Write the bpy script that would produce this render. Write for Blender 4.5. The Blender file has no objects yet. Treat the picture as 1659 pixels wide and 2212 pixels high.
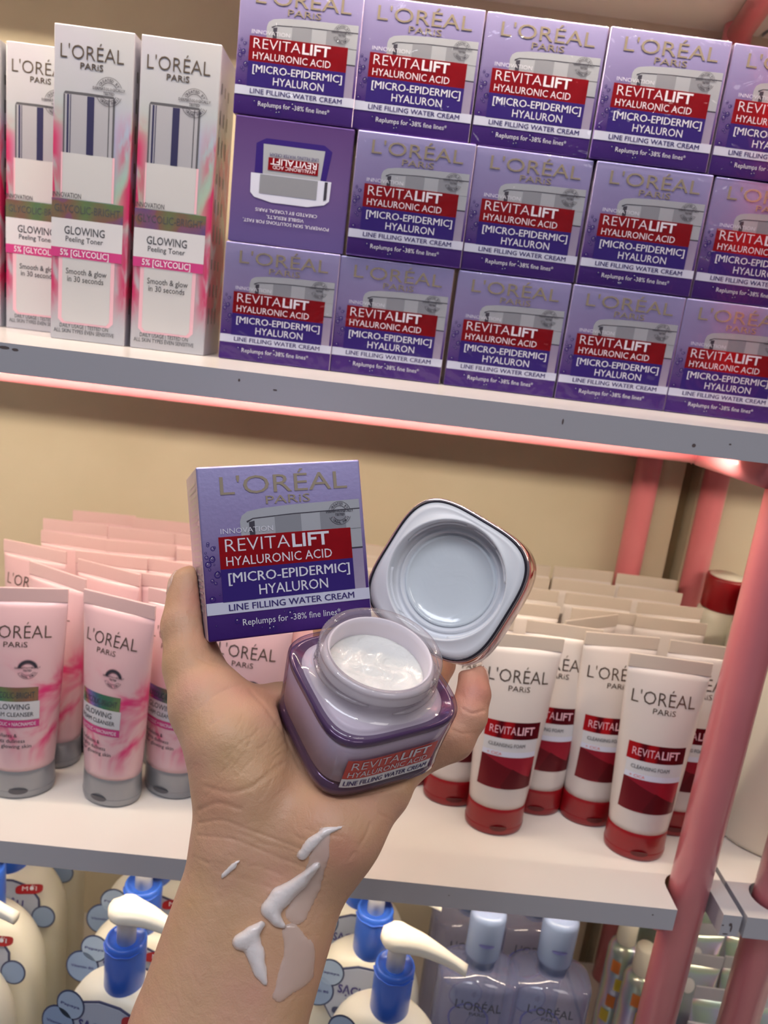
import bpy, bmesh, math, random
import numpy as np
from mathutils import Vector, Matrix
rnd = random.Random(7)
PI = math.pi
sc = bpy.context.scene
COL = sc.collection

# ------------------------------------------------------------------ camera
F = 1655.5                      # focal length in pixels of the 1659 x 2212 frame
PITCH, ROLL, YAW = .2426, .12167, .02796
CAM = np.array([.0257, -.5039, .0356])
def cam_axes():
    cy, sy = math.cos(YAW), math.sin(YAW)
    fwd = np.array([sy*math.cos(PITCH), cy*math.cos(PITCH), -math.sin(PITCH)])
    r0 = np.array([cy, -sy, 0.0]); u0 = np.cross(r0, fwd)
    return (r0*math.cos(ROLL)+u0*math.sin(ROLL), -r0*math.sin(ROLL)+u0*math.cos(ROLL), fwd)
CR, CU, CF = cam_axes()
BASIS = np.stack([CR, CU, -CF], 1)
cam_d = bpy.data.cameras.new('camera'); cam = bpy.data.objects.new('camera', cam_d); COL.objects.link(cam)
cam_d.sensor_fit = 'VERTICAL'; cam_d.sensor_height = 36.0; cam_d.lens = 36.0*F/2212
cam_d.clip_start = .01
M = Matrix.Identity(4)
for i in range(3):
    for j in range(3): M[i][j] = float(BASIS[i][j])
    M[i][3] = float(CAM[i])
cam.matrix_world = M
cam_d.dof.use_dof = True; cam_d.dof.focus_distance = .325; cam_d.dof.aperture_fstop = 15.0
sc.camera = cam

# ------------------------------------------------------------------ world, lights, exposure
sc.view_settings.view_transform = 'Standard'; sc.view_settings.look = 'None'
sc.view_settings.gamma = 1.0; sc.view_settings.use_curve_mapping = False
sc.view_settings.exposure = -0.10
w = bpy.data.worlds.new('shop'); sc.world = w; w.use_nodes = True
nt = w.node_tree; nt.nodes.clear()
o_ = nt.nodes.new('ShaderNodeOutputWorld'); bg = nt.nodes.new('ShaderNodeBackground')
tc = nt.nodes.new('ShaderNodeTexCoord'); sep = nt.nodes.new('ShaderNodeSeparateXYZ'); cr = nt.nodes.new('ShaderNodeValToRGB')
mr = nt.nodes.new('ShaderNodeMapRange'); mr.inputs[1].default_value = -1; mr.inputs[2].default_value = 1
nt.links.new(tc.outputs['Generated'], sep.inputs[0]); nt.links.new(sep.outputs[2], mr.inputs[0]); nt.links.new(mr.outputs[0], cr.inputs[0])
nt.links.new(cr.outputs[0], bg.inputs[0]); nt.links.new(bg.outputs[0], o_.inputs[0])
e = cr.color_ramp.elements
e[0].position = .0; e[0].color = (.16, .12, .10, 1)
e[1].position = 1.; e[1].color = (.75, .76, .90, 1)
a = e.new(.45); a.color = (.30, .27, .28, 1)
a = e.new(.6); a.color = (.52, .52, .62, 1)
bg.inputs[1].default_value = .27

def area(name, loc, target, sx, sy, power, color):
    d = bpy.data.lights.new(name, 'AREA'); d.shape = 'RECTANGLE'; d.size = sx; d.size_y = sy
    d.energy = power; d.color = color
    o = bpy.data.objects.new(name, d); COL.objects.link(o); o.location = loc
    o.rotation_euler = (Vector(target)-Vector(loc)).to_track_quat('-Z', 'Y').to_euler()
    return o
# ceiling panels of the shop, behind and above the photographer
area('ceiling_light', (-.5, -1.1, 1.55), (0, 0, -.2), 1.2, .35, 14.5, (.83, .87, 1.0))
area('ceiling_light', (.9, -1.5, 1.5), (0, 0, -.2), .6, .6, 6, (1.0, .93, .9))

for k_, (x_, y_) in enumerate(((-.12, -.75), (.28, -.95), (.05, -1.35), (-.7, -.7))):   # small unseen lamps added for sparkle on glass and foil
    area('sparkle_lamp', (x_, y_, 1.3), (x_, y_+.5, 0), .06, .06, 1.1, (1, .97, .93))
# ------------------------------------------------------------------ materials
def mat(name, color=(.8,.8,.8), rough=.5, metal=0., **kw):
    m = bpy.data.materials.new(name); m.use_nodes = True
    b = m.node_tree.nodes['Principled BSDF']
    b.inputs['Base Color'].default_value = (*color, 1); b.inputs['Roughness'].default_value = rough
    b.inputs['Metallic'].default_value = metal
    for k, v in kw.items():
        b.inputs[k.replace('_', ' ')].default_value = v
    return m
def nodes(m): return m.node_tree, m.node_tree.nodes['Principled BSDF']
def add(nt, t, **kw):
    n = nt.nodes.new(t)
    for k, v in kw.items(): setattr(n, k, v)
    return n
def noise(m, scale, detail=3, dist=0., coord='Object', vec_scale=None):
    nt, b = nodes(m)
    t = add(nt, 'ShaderNodeTexCoord'); n = add(nt, 'ShaderNodeTexNoise')
    n.inputs['Scale'].default_value = scale; n.inputs['Detail'].default_value = detail; n.inputs['Distortion'].default_value = dist
    if vec_scale:
        mp = add(nt, 'ShaderNodeMapping'); mp.inputs['Scale'].default_value = vec_scale
        nt.links.new(t.outputs[coord], mp.inputs[0]); nt.links.new(mp.outputs[0], n.inputs['Vector'])
    else: nt.links.new(t.outputs[coord], n.inputs['Vector'])
    return n
def ramp(nt, src, stops, interp='LINEAR'):
    r = add(nt, 'ShaderNodeValToRGB'); r.color_ramp.interpolation = interp
    el = r.color_ramp.elements
    el[0].position, el[0].color = stops[0][0], (*stops[0][1], 1)
    el[1].position, el[1].color = stops[-1][0], (*stops[-1][1], 1)
    for p, c in stops[1:-1]:
        x = el.new(p); x.color = (*c, 1)
    nt.links.new(src, r.inputs[0]); return r
def bump(m, src, strength=.2, dist=.001):
    nt, b = nodes(m); bp = add(nt, 'ShaderNodeBump'); bp.inputs['Strength'].default_value = strength
    bp.inputs['Distance'].default_value = dist
    nt.links.new(src, bp.inputs['Height']); nt.links.new(bp.outputs[0], b.inputs['Normal'])
def noisy(m, c1, c2, scale, lo=.35, hi=.65, bmp=0, bd=.001, **k):
    nt, b = nodes(m); n = noise(m, scale, **k)
    r = ramp(nt, n.outputs['Fac'], [(lo, c1), (hi, c2)]); nt.links.new(r.outputs[0], b.inputs['Base Color'])
    if bmp: bump(m, n.outputs['Fac'], bmp, bd)
    return m
def mixc(nt, fac, a, b_):
    n = add(nt, 'ShaderNodeMix', data_type='RGBA')
    if isinstance(fac, (int, float)): n.inputs['Factor'].default_value = fac
    else: nt.links.new(fac, n.inputs['Factor'])
    for key, v in (('A', a), ('B', b_)):
        s = [i for i in n.inputs if i.name == key and i.type == 'RGBA'][0]
        if isinstance(v, tuple): s.default_value = (*v, 1)
        else: nt.links.new(v, s)
    return [o for o in n.outputs if o.type == 'RGBA'][0]
def math_(nt, op, a, b_=None, clamp=False):
    n = add(nt, 'ShaderNodeMath', operation=op); n.use_clamp = clamp
    for i, v in enumerate((a, b_)):
        if v is None: continue
        if isinstance(v, (int, float)): n.inputs[i].default_value = v
        else: nt.links.new(v, n.inputs[i])
    return n.outputs[0]
def obj_xyz(nt):
    t = add(nt, 'ShaderNodeTexCoord'); s = add(nt, 'ShaderNodeSeparateXYZ'); nt.links.new(t.outputs['Object'], s.inputs[0]); return s
def maprange(nt, src, a, b_, c=0., d=1., smooth=True):
    n = add(nt, 'ShaderNodeMapRange'); n.interpolation_type = 'SMOOTHSTEP' if smooth else 'LINEAR'
    for i, v in enumerate((a, b_, c, d)): n.inputs[i+1].default_value = v
    nt.links.new(src, n.inputs[0]); return n.outputs[0]

def holo_color(nt, scale, phase=0.):
    """diffraction foil: hue runs with the angle between view and surface and with place"""
    lw = add(nt, 'ShaderNodeLayerWeight'); lw.inputs[0].default_value = .5
    t = add(nt, 'ShaderNodeTexCoord'); n = add(nt, 'ShaderNodeTexNoise'); n.inputs['Scale'].default_value = scale; n.inputs['Detail'].default_value = 1.5
    nt.links.new(t.outputs['Object'], n.inputs['Vector'])
    f = math_(nt, 'ADD', math_(nt, 'MULTIPLY', lw.outputs['Facing'], 2.2), math_(nt, 'MULTIPLY', n.outputs['Fac'], 1.6))
    f = math_(nt, 'FRACT', math_(nt, 'ADD', f, phase))
    r = ramp(nt, f, [(0, (.9,.35,.2)), (.2, (.5,.75,.2)), (.4, (.1,.7,.35)), (.6, (.2,.45,.9)), (.8, (.4,.2,.95)), (1, (.9,.3,.5))])
    return r.outputs[0]

def glassy(name, tint, deep, refl_rough=.03, density=1., ior=1.45, body=0.0, body_col=(1,1,1)):
    """clear moulded plastic / glass: fresnel reflection over a tinted see-through body"""
    m = bpy.data.materials.new(name); m.use_nodes = True; nt = m.node_tree; nt.nodes.clear()
    out = add(nt, 'ShaderNodeOutputMaterial'); tr = add(nt, 'ShaderNodeBsdfTransparent'); gl = add(nt, 'ShaderNodeBsdfGlossy')
    lf = add(nt, 'ShaderNodeLayerWeight'); lf.inputs[0].default_value = .5; f0 = ((ior-1)/(ior+1))**2
    fr = math_(nt, 'ADD', math_(nt, 'MULTIPLY', math_(nt, 'POWER', lf.outputs['Facing'], 4.5), .9), f0*1.6, True); gl.inputs['Roughness'].default_value = refl_rough
    lw = add(nt, 'ShaderNodeLayerWeight'); lw.inputs[0].default_value = .35
    fac = math_(nt, 'MULTIPLY', lw.outputs['Facing'], density, True)
    nt.links.new(mixc(nt, fac, tint, deep), tr.inputs[0])
    mx = add(nt, 'ShaderNodeMixShader'); nt.links.new(fr, mx.inputs[0])
    last = tr
    if body > 0:
        df = add(nt, 'ShaderNodeBsdfDiffuse'); df.inputs[0].default_value = (*body_col, 1)
        m2 = add(nt, 'ShaderNodeMixShader'); m2.inputs[0].default_value = body
        nt.links.new(tr.outputs[0], m2.inputs[1]); nt.links.new(df.outputs[0], m2.inputs[2]); last = m2
    nt.links.new(last.outputs[0], mx.inputs[1]); nt.links.new(gl.outputs[0], mx.inputs[2]); nt.links.new(mx.outputs[0], out.inputs[0])
    return m

MT = {}
MT['wall'] = noisy(mat('painted_wall', rough=.85), (.57, .50, .37), (.62, .55, .42), 9, bmp=.1)
MT['wall_gap'] = mat('wall_recess_shade', (.36, .28, .18), .9)  # shade between the wall panels put into a darker wall colour
MT['board'] = noisy(mat('white_laminate', rough=.22), (.74, .70, .66), (.80, .76, .72), 6)
MT['board_edge'] = mat('shaded_edge', (.47, .47, .51), .42)  # white front edge, its dimmer bluish light put into the colour
MT['chip'] = noisy(mat('raw_board', rough=.9), (.22, .10, .04), (.36, .19, .09), 300)
MT['pink'] = noisy(mat('pink_enamel', rough=.3, Coat_Weight=.3), (.68, .19, .225), (.72, .22, .25), 15)
MT['stain'] = mat('grime', (.12, .09, .09), .8)
MT['gold_foil'] = mat('pale_gold_foil', (.60, .50, .37), .2, .62)
MT['dark_foil'] = mat('bronze_foil', (.20, .155, .12), .35, .8)
MT['white_ink'] = mat('white_ink', (.74, .74, .82), .45)
MT['navy_ink'] = mat('navy_ink', (.035, .022, .16), .5)
MT['dark_ink'] = mat('charcoal_ink', (.06, .065, .08), .5)
MT['band_white'] = mat('band_white', (.62, .64, .78), .35)
MT['white_paper'] = mat('white_print', (.60, .60, .64), .35)
MT['red_foil'] = noisy(mat('red_foil', rough=.27, metal=.75), (.46, .008, .018), (.56, .012, .022), 60)
MT['navy_foil'] = mat('navy_foil', (.045, .02, .22), .32, .35)
MT['lid_print'] = mat('silver_print', (.46, .48, .53), .38, .35)
MT['lid_print2'] = mat('grey_print', (.27, .28, .32), .45, .2)
MT['seal_ink'] = mat('seal_ink', (.07, .065, .09), .4, .5)
MT['inner_white'] = mat('white_plastic', (.80, .80, .84), .28, Subsurface_Weight=.1, Subsurface_Radius=(.004,.004,.004))

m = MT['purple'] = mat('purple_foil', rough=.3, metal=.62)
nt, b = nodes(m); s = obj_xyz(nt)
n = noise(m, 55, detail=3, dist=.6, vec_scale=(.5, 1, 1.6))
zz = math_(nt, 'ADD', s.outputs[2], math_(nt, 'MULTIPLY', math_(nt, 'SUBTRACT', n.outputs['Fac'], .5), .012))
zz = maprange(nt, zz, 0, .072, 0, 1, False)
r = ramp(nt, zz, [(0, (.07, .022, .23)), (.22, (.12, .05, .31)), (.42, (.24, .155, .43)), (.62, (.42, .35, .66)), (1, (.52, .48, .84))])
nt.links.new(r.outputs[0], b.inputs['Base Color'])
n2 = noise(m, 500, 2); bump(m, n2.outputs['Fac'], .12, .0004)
m = MT['purple_back'] = mat('plum_foil', rough=.38, metal=.45)
nt, b = nodes(m); s = obj_xyz(nt)
r = ramp(nt, maprange(nt, s.outputs[2], 0, .072, 0, 1, False), [(0, (.16, .12, .36)), (.5, (.18, .11, .32)), (1, (.11, .05, .21))])
nt.links.new(r.outputs[0], b.inputs['Base Color'])
MT['purple_side'] = noisy(mat('lilac_foil', rough=.3, metal=.55), (.50, .42, .62), (.62, .54, .68), 40)

m = MT['toner'] = mat('pearl_print', rough=.3, metal=.25)     # white carton with magenta swirls
nt, b = nodes(m); s = obj_xyz(nt)
n = noise(m, 26, detail=4, dist=2.2, vec_scale=(1.6, 1, .7))
zone = math_(nt, 'MULTIPLY', maprange(nt, s.outputs[2], .008, .035), maprange(nt, s.outputs[2], .142, .118))
edge = math_(nt, 'ABSOLUTE', math_(nt, 'SUBTRACT', s.outputs[0], .0235))
edge = maprange(nt, edge, .011, .024)
fac = math_(nt, 'MULTIPLY', math_(nt, 'MULTIPLY', zone, edge), maprange(nt, n.outputs['Fac'], .30, .54), True)
hz = math_(nt, 'MULTIPLY', maprange(nt, s.outputs[2], .055, .095), maprange(nt, s.outputs[2], .150, .115)); hz = math_(nt, 'ADD', math_(nt, 'MULTIPLY', hz, .30), .04)
hc = mixc(nt, hz, (.52, .51, .58), holo_color(nt, 20, .45))
nt.links.new(mixc(nt, fac, hc, (.62, .035, .15)), b.inputs['Base Color'])
m = MT['holo_band'] = mat('holographic_foil', rough=.25, metal=.8)
nt, b = nodes(m); nt.links.new(mixc(nt, .55, (.22, .24, .28), holo_color(nt, 30)), b.inputs['Base Color'])
m = MT['holo_pale'] = mat('pale_holographic_film', rough=.2, metal=.6)
nt, b = nodes(m); nt.links.new(mixc(nt, .32, (.74, .72, .76), holo_color(nt, 26, .2)), b.inputs['Base Color'])
MT['magenta'] = mat('magenta_print', (.62, .06, .25), .35, .2)
MT['serum_glass'] = mat('pale_bottle_print', (.66, .66, .68), .3, .25)
MT['blush'] = mat('blush_print', (.80, .48, .56), .35, .1)
MT['chrome_print'] = mat('chrome_print', (.52, .52, .58), .3, .4)
MT['chrome_dark'] = mat('chrome_shade_print', (.035, .035, .10), .35, .2)
MT['chrome_grey'] = mat('chrome_grey_print', (.12, .12, .14), .35, .3)

m = MT['pink_tube'] = mat('pink_tube_plastic', rough=.28, Coat_Weight=.25)
nt, b = nodes(m); s = obj_xyz(nt)
n = noise(m, 30, detail=3, dist=1.2)
zone = math_(nt, 'MULTIPLY', maprange(nt, s.outputs[2], .020, .045), maprange(nt, s.outputs[2], .108, .080))
fac = math_(nt, 'MULTIPLY', zone, maprange(nt, n.outputs['Fac'], .42, .62), True)
nt.links.new(mixc(nt, fac, (.70, .46, .50), (.66, .035, .18)), b.inputs['Base Color'])
MT['crimp_pink'] = mat('pink_crimp', (.72, .50, .51), .35)
MT['grey_cap'] = mat('silver_cap', (.30, .31, .34), .3, .45)
MT['grey_cap_dark'] = mat('silver_notch_shade', (.10, .10, .12), .35, .4)  # darker cap colour stands in for the shade inside the notch
MT['white_tube'] = mat('white_tube_plastic', (.64, .58, .56), .28, Coat_Weight=.25)
MT['crimp_white'] = mat('white_crimp', (.62, .54, .47), .4)
MT['red_cap'] = mat('red_cap', (.27, .004, .009), .32, Coat_Weight=.15)
MT['red_cap_dark'] = mat('red_notch_shade', (.12, .002, .004), .4)  # notch shade painted as a darker red
m = MT['red_band'] = mat('red_foil_band', rough=.25, metal=.6)
noisy(m, (.62, .012, .02), (.14, .004, .012), 70, lo=.45, hi=.55, vec_scale=(1, 1, .05))
m = MT['red_facets'] = mat('dark_red_facets', rough=.3, metal=.4)
nt, b = nodes(m); v = add(nt, 'ShaderNodeTexVoronoi'); v.inputs['Scale'].default_value = 55
t = add(nt, 'ShaderNodeTexCoord'); nt.links.new(t.outputs['Object'], v.inputs['Vector'])
sp = add(nt, 'ShaderNodeSeparateColor'); nt.links.new(v.outputs['Color'], sp.inputs[0])
r = ramp(nt, sp.outputs[0], [(0, (.03, .001, .004)), (.5, (.16, .004, .012)), (1, (.42, .015, .04))]); nt.links.new(r.outputs[0], b.inputs['Base Color'])
MT['red_ink'] = mat('red_ink', (.62, .10, .08), .5)

MT['bottle_white'] = mat('cream_white_plastic', (.80, .77, .66), .35, Subsurface_Weight=.15, Subsurface_Radius=(.01,.01,.008))
MT['pump_white'] = mat('pump_white', (.85, .82, .72), .25)
MT['pump_blue'] = mat('pump_blue', (.035, .13, .62), .28, Coat_Weight=.2)
MT['tag_grey'] = mat('tag_blue_grey', (.36, .40, .50), .4)
MT['tag_blue'] = mat('tag_bubble_blue', (.24, .33, .50), .35)
MT['tag_pale'] = mat('tag_bubble_pale', (.33, .43, .58), .35)
MT['tag_dark'] = mat('tag_outline', (.05, .06, .13), .45)
MT['red_badge'] = mat('red_badge', (.36, .012, .02), .35)
MT['lime'] = mat('lime_print', (.35, .58, .03), .4)
MT['panel_grey'] = mat('bottle_front_panel', (.50, .48, .52), .35)
MT['micellar'] = glassy('clear_blue_bottle', (.88, .89, .95), (.50, .53, .78), .06, .9, body=.22, body_col=(.42, .45, .68))
MT['micellar_cap'] = mat('frosted_cap', (.20, .26, .42), .2)
MT['ring_print'] = mat('blue_ring_print', (.12, .13, .35), .4)
MT['orange'] = mat('orange_print', (.75, .22, .04), .5); MT['yellow'] = mat('yellow_print', (.70, .55, .05), .5)
MT['green_badge'] = mat('green_badge', (.13, .28, .02), .4)
MT['led'] = mat('warm_light_strip', (1, .85, .6), .5, Emission_Color=(1, .78, .55, 1), Emission_Strength=3.)

m = MT['cello'] = glassy('cellophane', (.97, .97, .98), (.9, .9, .95), .07, .3, 1.35)
nt = m.node_tree; t = add(nt, 'ShaderNodeTexCoord'); n = add(nt, 'ShaderNodeTexNoise'); n.inputs['Scale'].default_value = 38; n.inputs['Detail'].default_value = 2; n.inputs['Distortion'].default_value = 1.5
oi = add(nt, 'ShaderNodeObjectInfo'); va = add(nt, 'ShaderNodeVectorMath', operation='ADD'); nt.links.new(t.outputs['Object'], va.inputs[0]); nt.links.new(oi.outputs['Random'], va.inputs[1])
nt.links.new(va.outputs[0], n.inputs['Vector']); bp = add(nt, 'ShaderNodeBump'); bp.inputs['Strength'].default_value = .7; bp.inputs['Distance'].default_value = .004
nt.links.new(n.outputs['Fac'], bp.inputs['Height'])
for q in nt.nodes:
    if q.type == 'BSDF_GLOSSY': nt.links.new(bp.outputs[0], q.inputs['Normal'])
MT['jar_glass'] = glassy('jar_glass', (.985, .975, .985), (.45, .33, .52), .02, 1.1, body=.03, body_col=(.5, .35, .55))
MT['neck_glass'] = glassy('neck_glass', (.985, .98, .98), (.62, .58, .62), .02, 1.1, body=.14, body_col=(.80, .76, .78))
MT['jar_tint'] = mat('purple_jar_base', (.10, .045, .135), .12, .2, Coat_Weight=.5)
MT['cup'] = mat('jar_inner_cup', (.80, .74, .80), .35)
MT['cream'] = mat('gel_cream', (.84, .84, .80), .12, Subsurface_Weight=.3, Subsurface_Radius=(.004,.004,.004), Coat_Weight=.6)
n = noise(MT['cream'], 170, 3, .8); bump(MT['cream'], n.outputs['Fac'], .6, .0018)
MT['liner'] = mat('lid_liner', (.80, .82, .86), .3)
MT['rose_chrome'] = mat('rose_chrome', (.72, .58, .56), .12, 1.)
MT['lid_gap'] = mat('lid_gap_shade', (.05, .045, .06), .2, .6)  # colour of the shaded gap around the liner
MT['seal_disc'] = mat('lid_seal', (.70, .76, .80), .16, Coat_Weight=.5)
n = noise(MT['seal_disc'], 90, 2, 1.); bump(MT['seal_disc'], n.outputs['Fac'], .25, .001)

m = MT['skin'] = mat('skin', rough=.47, Subsurface_Weight=.18, Subsurface_Radius=(.006,.0025,.0015), Subsurface_Scale=1.0)
nt, b = nodes(m)
n = noise(m, 34, 3); n2 = noise(m, 1500, 2, 0); n3 = noise(m, 260, 4, .5, vec_scale=(1, .35, 1))
r = ramp(nt, n.outputs['Fac'], [(.3, (.58, .355, .19)), (.5, (.62, .37, .225)), (.72, (.64, .345, .245))])
nt.links.new(r.outputs[0], b.inputs['Base Color'])
at_ = add(nt, 'ShaderNodeAttribute', attribute_name='flush')
nt.links.new(mixc(nt, at_.outputs['Fac'], r.outputs[0], (.58, .22, .17)), b.inputs['Base Color'])
hsum = math_(nt, 'ADD', math_(nt, 'MULTIPLY', n2.outputs['Fac'], .3), n3.outputs['Fac']); bump(m, hsum, .55, .0007)
MT['nail'] = mat('nail', (.74, .50, .40), .25, Coat_Weight=.4)
MT['smear'] = mat('gel_cream_smear', (.84, .77, .75), .10, Subsurface_Weight=.4, Subsurface_Radius=(.004,.003,.003), Transmission_Weight=.0, Coat_Weight=.7)
n = noise(MT['smear'], 330, 2, .3); bump(MT['smear'], n.outputs['Fac'], .35, .0008)
MT['film'] = glassy('cream_film', (1., 1., 1.), (.97, .96, .96), .10, .3, 1.4, body=.30, body_col=(.95, .88, .86))

# ------------------------------------------------------------------ object helpers
def link(name, me, m=None, parent=None, smooth=True, mats=None):
    o = bpy.data.objects.new(name, me); COL.objects.link(o)
    if mats:
        if not me.materials:
            for x in mats: me.materials.append(x)
    elif m is not None and not me.materials: me.materials.append(m)
    if smooth:
        for p in me.polygons: p.use_smooth = True
    if parent: o.parent = parent
    return o
def mesh(verts, faces, name='m'):
    me = bpy.data.meshes.new(name); me.from_pydata([tuple(map(float, v)) for v in verts], [], [tuple(f) for f in faces]); me.update(); return me
def tag(o, label, cat, group=None):
    o['label'] = label; o['category'] = cat
    if group: o['group'] = group
    return o
def empty(name, loc=(0,0,0), rz=0.):
    o = bpy.data.objects.new(name, None); o.empty_display_size = .01; COL.objects.link(o)
    o.location = loc; o.rotation_euler = (0, 0, rz); return o
def copy_tree(o, parent=None, skip=()):
    c = o.copy(); COL.objects.link(c); c.parent = parent
    for ch in list(o.children):
        if ch.name.split('.')[0] in skip: continue
        copy_tree(ch, c, skip)
    return c
class G:
    def __init__(s): s.v = []; s.f = []; s.mi = []
    def add(s, v, f, mi=0):
        n = len(s.v); s.v += [tuple(map(float, p)) for p in v]; s.f += [tuple(i+n for i in q) for q in f]; s.mi += [mi]*len(f)
    def box(s, x0, x1, y0, y1, z0, z1, mi=0):
        s.add([(x0,y0,z0),(x1,y0,z0),(x1,y1,z0),(x0,y1,z0),(x0,y0,z1),(x1,y0,z1),(x1,y1,z1),(x0,y1,z1)],
              [(0,3,2,1),(4,5,6,7),(0,1,5,4),(1,2,6,5),(2,3,7,6),(3,0,4,7)], mi)
    def rect(s, x0, x1, z0, z1, y=0., n=1, nz=1, mi=0, skew=0.):
        v = [(x0+(x1-x0)*i/n+skew*j/nz, y, z0+(z1-z0)*j/nz) for j in range(nz+1) for i in range(n+1)]
        s.add(v, [(j*(n+1)+i, j*(n+1)+i+1, (j+1)*(n+1)+i+1, (j+1)*(n+1)+i) for j in range(nz) for i in range(n)], mi)
    def disc(s, cx, cz, r, y=0., n=32, rz=None, mi=0):
        rz = rz or r
        s.add([(cx, y, cz)]+[(cx+r*math.cos(2*PI*i/n), y, cz+rz*math.sin(2*PI*i/n)) for i in range(n)], [(0, 1+i, 1+(i+1) % n) for i in range(n)], mi)
    def ring(s, cx, cz, r0, r1, y=0., n=40, a0=0, a1=2*PI, mi=0):
        v = []
        for i in range(n+1):
            a = a0+(a1-a0)*i/n
            v += [(cx+r0*math.cos(a), y, cz+r0*math.sin(a)), (cx+r1*math.cos(a), y, cz+r1*math.sin(a))]
        s.add(v, [(2*i, 2*i+1, 2*i+3, 2*i+2) for i in range(n)], mi)
    def poly(s, pts, y=0., mi=0):
        s.add([(p[0], y, p[1]) for p in pts], [tuple(range(len(pts)))], mi)
    def loft(s, rings, cap0=True, cap1=True, mi=0):
        n = len(rings[0]); v = [p for r in rings for p in r]; f = []
        for k in range(len(rings)-1):
            for i in range(n): f.append((k*n+i, k*n+(i+1) % n, (k+1)*n+(i+1) % n, (k+1)*n+i))
        if cap0: f.append(tuple(range(n))[::-1])
        if cap1: f.append(tuple((len(rings)-1)*n+i for i in range(n)))
        s.add(v, f, mi)
    def mesh(s, name='m', mats=None):
        me = mesh(s.v, s.f, name)
        if mats:
            for x in mats: me.materials.append(x)
            for p, i in zip(me.polygons, s.mi): p.material_index = i
        return me
def sup(ax, ay, n, z, N=48, cx=0, cy=0):
    out = []
    for i in range(N):
        t = 2*PI*(i+.5)/N; c, q = math.cos(t), math.sin(t)
        out.append((cx+ax*math.copysign(abs(c)**(2/n), c), cy+ay*math.copysign(abs(q)**(2/n), q), z))
    return out
def lathe(g, prof, N=32, mi=0, cap=True, sy=1., cx=0, cy=0):
    g.loft([[(cx+r*math.cos(2*PI*i/N), cy+sy*r*math.sin(2*PI*i/N), z) for i in range(N)] for r, z in prof], cap, cap, mi)
def pipe(g, pts, r, N=20, mi=0):
    pts = [Vector(p) for p in pts]; rings = []
    for i, p in enumerate(pts):
        d = (pts[min(i+1, len(pts)-1)]-pts[max(i-1, 0)]).normalized()
        a = d.cross(Vector((0, 1, .01)) if abs(d.y) < .9 else Vector((1, 0, 0))).normalized(); b_ = d.cross(a)
        rr = r[i] if isinstance(r, (list, tuple)) else r
        rings.append([p+rr*(math.cos(2*PI*k/N)*a+math.sin(2*PI*k/N)*b_) for k in range(N)])
    g.loft(rings, True, True, mi)
def bevel(o, wd, seg=2, ang=30):
    m_ = o.modifiers.new('bevel', 'BEVEL'); m_.width = wd; m_.segments = seg; m_.limit_method = 'ANGLE'; m_.angle_limit = math.radians(ang)
    return o
def pbox(name, x0, x1, y0, y1, z0, z1, m, parent=None, bev=.0006):
    g = G(); g.box(x0, x1, y0, y1, z0, z1); o = link(name, g.mesh(), m, parent, smooth=False)
    if bev: bevel(o, bev)
    return o

# ---- lettering -------------------------------------------------------------
_tc = {}
def glyphs(text, off=0., res=2):
    k = (text, off, res)
    if k in _tc: return _tc[k]
    cu = bpy.data.curves.new('t', 'FONT'); cu.body = text; cu.size = 1; cu.resolution_u = res; cu.offset = off; cu.align_x = 'LEFT'
    ob = bpy.data.objects.new('t', cu); COL.objects.link(ob)
    dg = bpy.context.evaluated_depsgraph_get(); dg.update()
    me = bpy.data.meshes.new_from_object(ob.evaluated_get(dg))
    v = np.array([p.co[:] for p in me.vertices]).reshape(-1, 3); f = [tuple(p.vertices) for p in me.polygons]
    bpy.data.objects.remove(ob); bpy.data.curves.remove(cu); bpy.data.meshes.remove(me)
    _tc[k] = (v, f); return _tc[k]
CAP = None
def capheight():
    global CAP
    if CAP is None: CAP = float(glyphs('H')[0][:, 1].max())
    return CAP
def text(g, s_, x0, x1, z0, cap, bold=0., y=0., mi=0, res=2, italic=0., dz=0.):
    """fit a line between x0 and x1 with its baseline at z0; dz shears the line upwards to the right"""
    if 'M' in s_ and bold > 0:      # heavier stroke as two close impressions
        w_ = bold*cap*.9; text(g, s_, x0, x1-w_, z0, cap, 0, y, mi, res, italic, dz); text(g, s_, x0+w_, x1, z0, cap, 0, y-.00006, mi, res, italic, dz); return
    v, f = glyphs(s_, bold, res); a, b_ = v[:, 0].min(), v[:, 0].max()
    X = x0+(v[:, 0]-a)/(b_-a)*(x1-x0); Z = z0+v[:, 1]/capheight()*cap
    X = X+italic*(Z-z0); Z = Z+dz*(X-x0)/max(x1-x0, 1e-9)
    g.add([(X[i], y, Z[i]) for i in range(len(X))], f, mi)
def arc_text(g, s_, cx, cz, r, cap, a0, a1, flip=False, y=0., mi=0, bold=.01):
    n = len(s_)
    for i, ch in enumerate(s_):
        if ch == ' ': continue
        a = math.radians(a0+(a1-a0)*i/(n-1)); v, f = glyphs(ch, bold, 1); k = cap/capheight()
        xm = (v[:, 0].min()+v[:, 0].max())/2; X = (v[:, 0]-xm)*k; Z = v[:, 1]*k
        if flip: rr = r-Z+0; px = cx+(rr)*math.cos(a)+(-X)*math.sin(a)*-1*0; 
        pts = []
        for x_, z_ in zip(X, Z):
            if flip: rad = r-z_; tx, tz = -math.sin(a), math.cos(a); pts.append((cx+rad*math.cos(a)+x_*tx, y, cz+rad*math.sin(a)+x_*tz))
            else: rad = r+z_; tx, tz = math.sin(a), -math.cos(a); pts.append((cx+rad*math.cos(a)+x_*tx, y, cz+rad*math.sin(a)+x_*tz))
        g.add(pts, f, mi)
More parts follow.
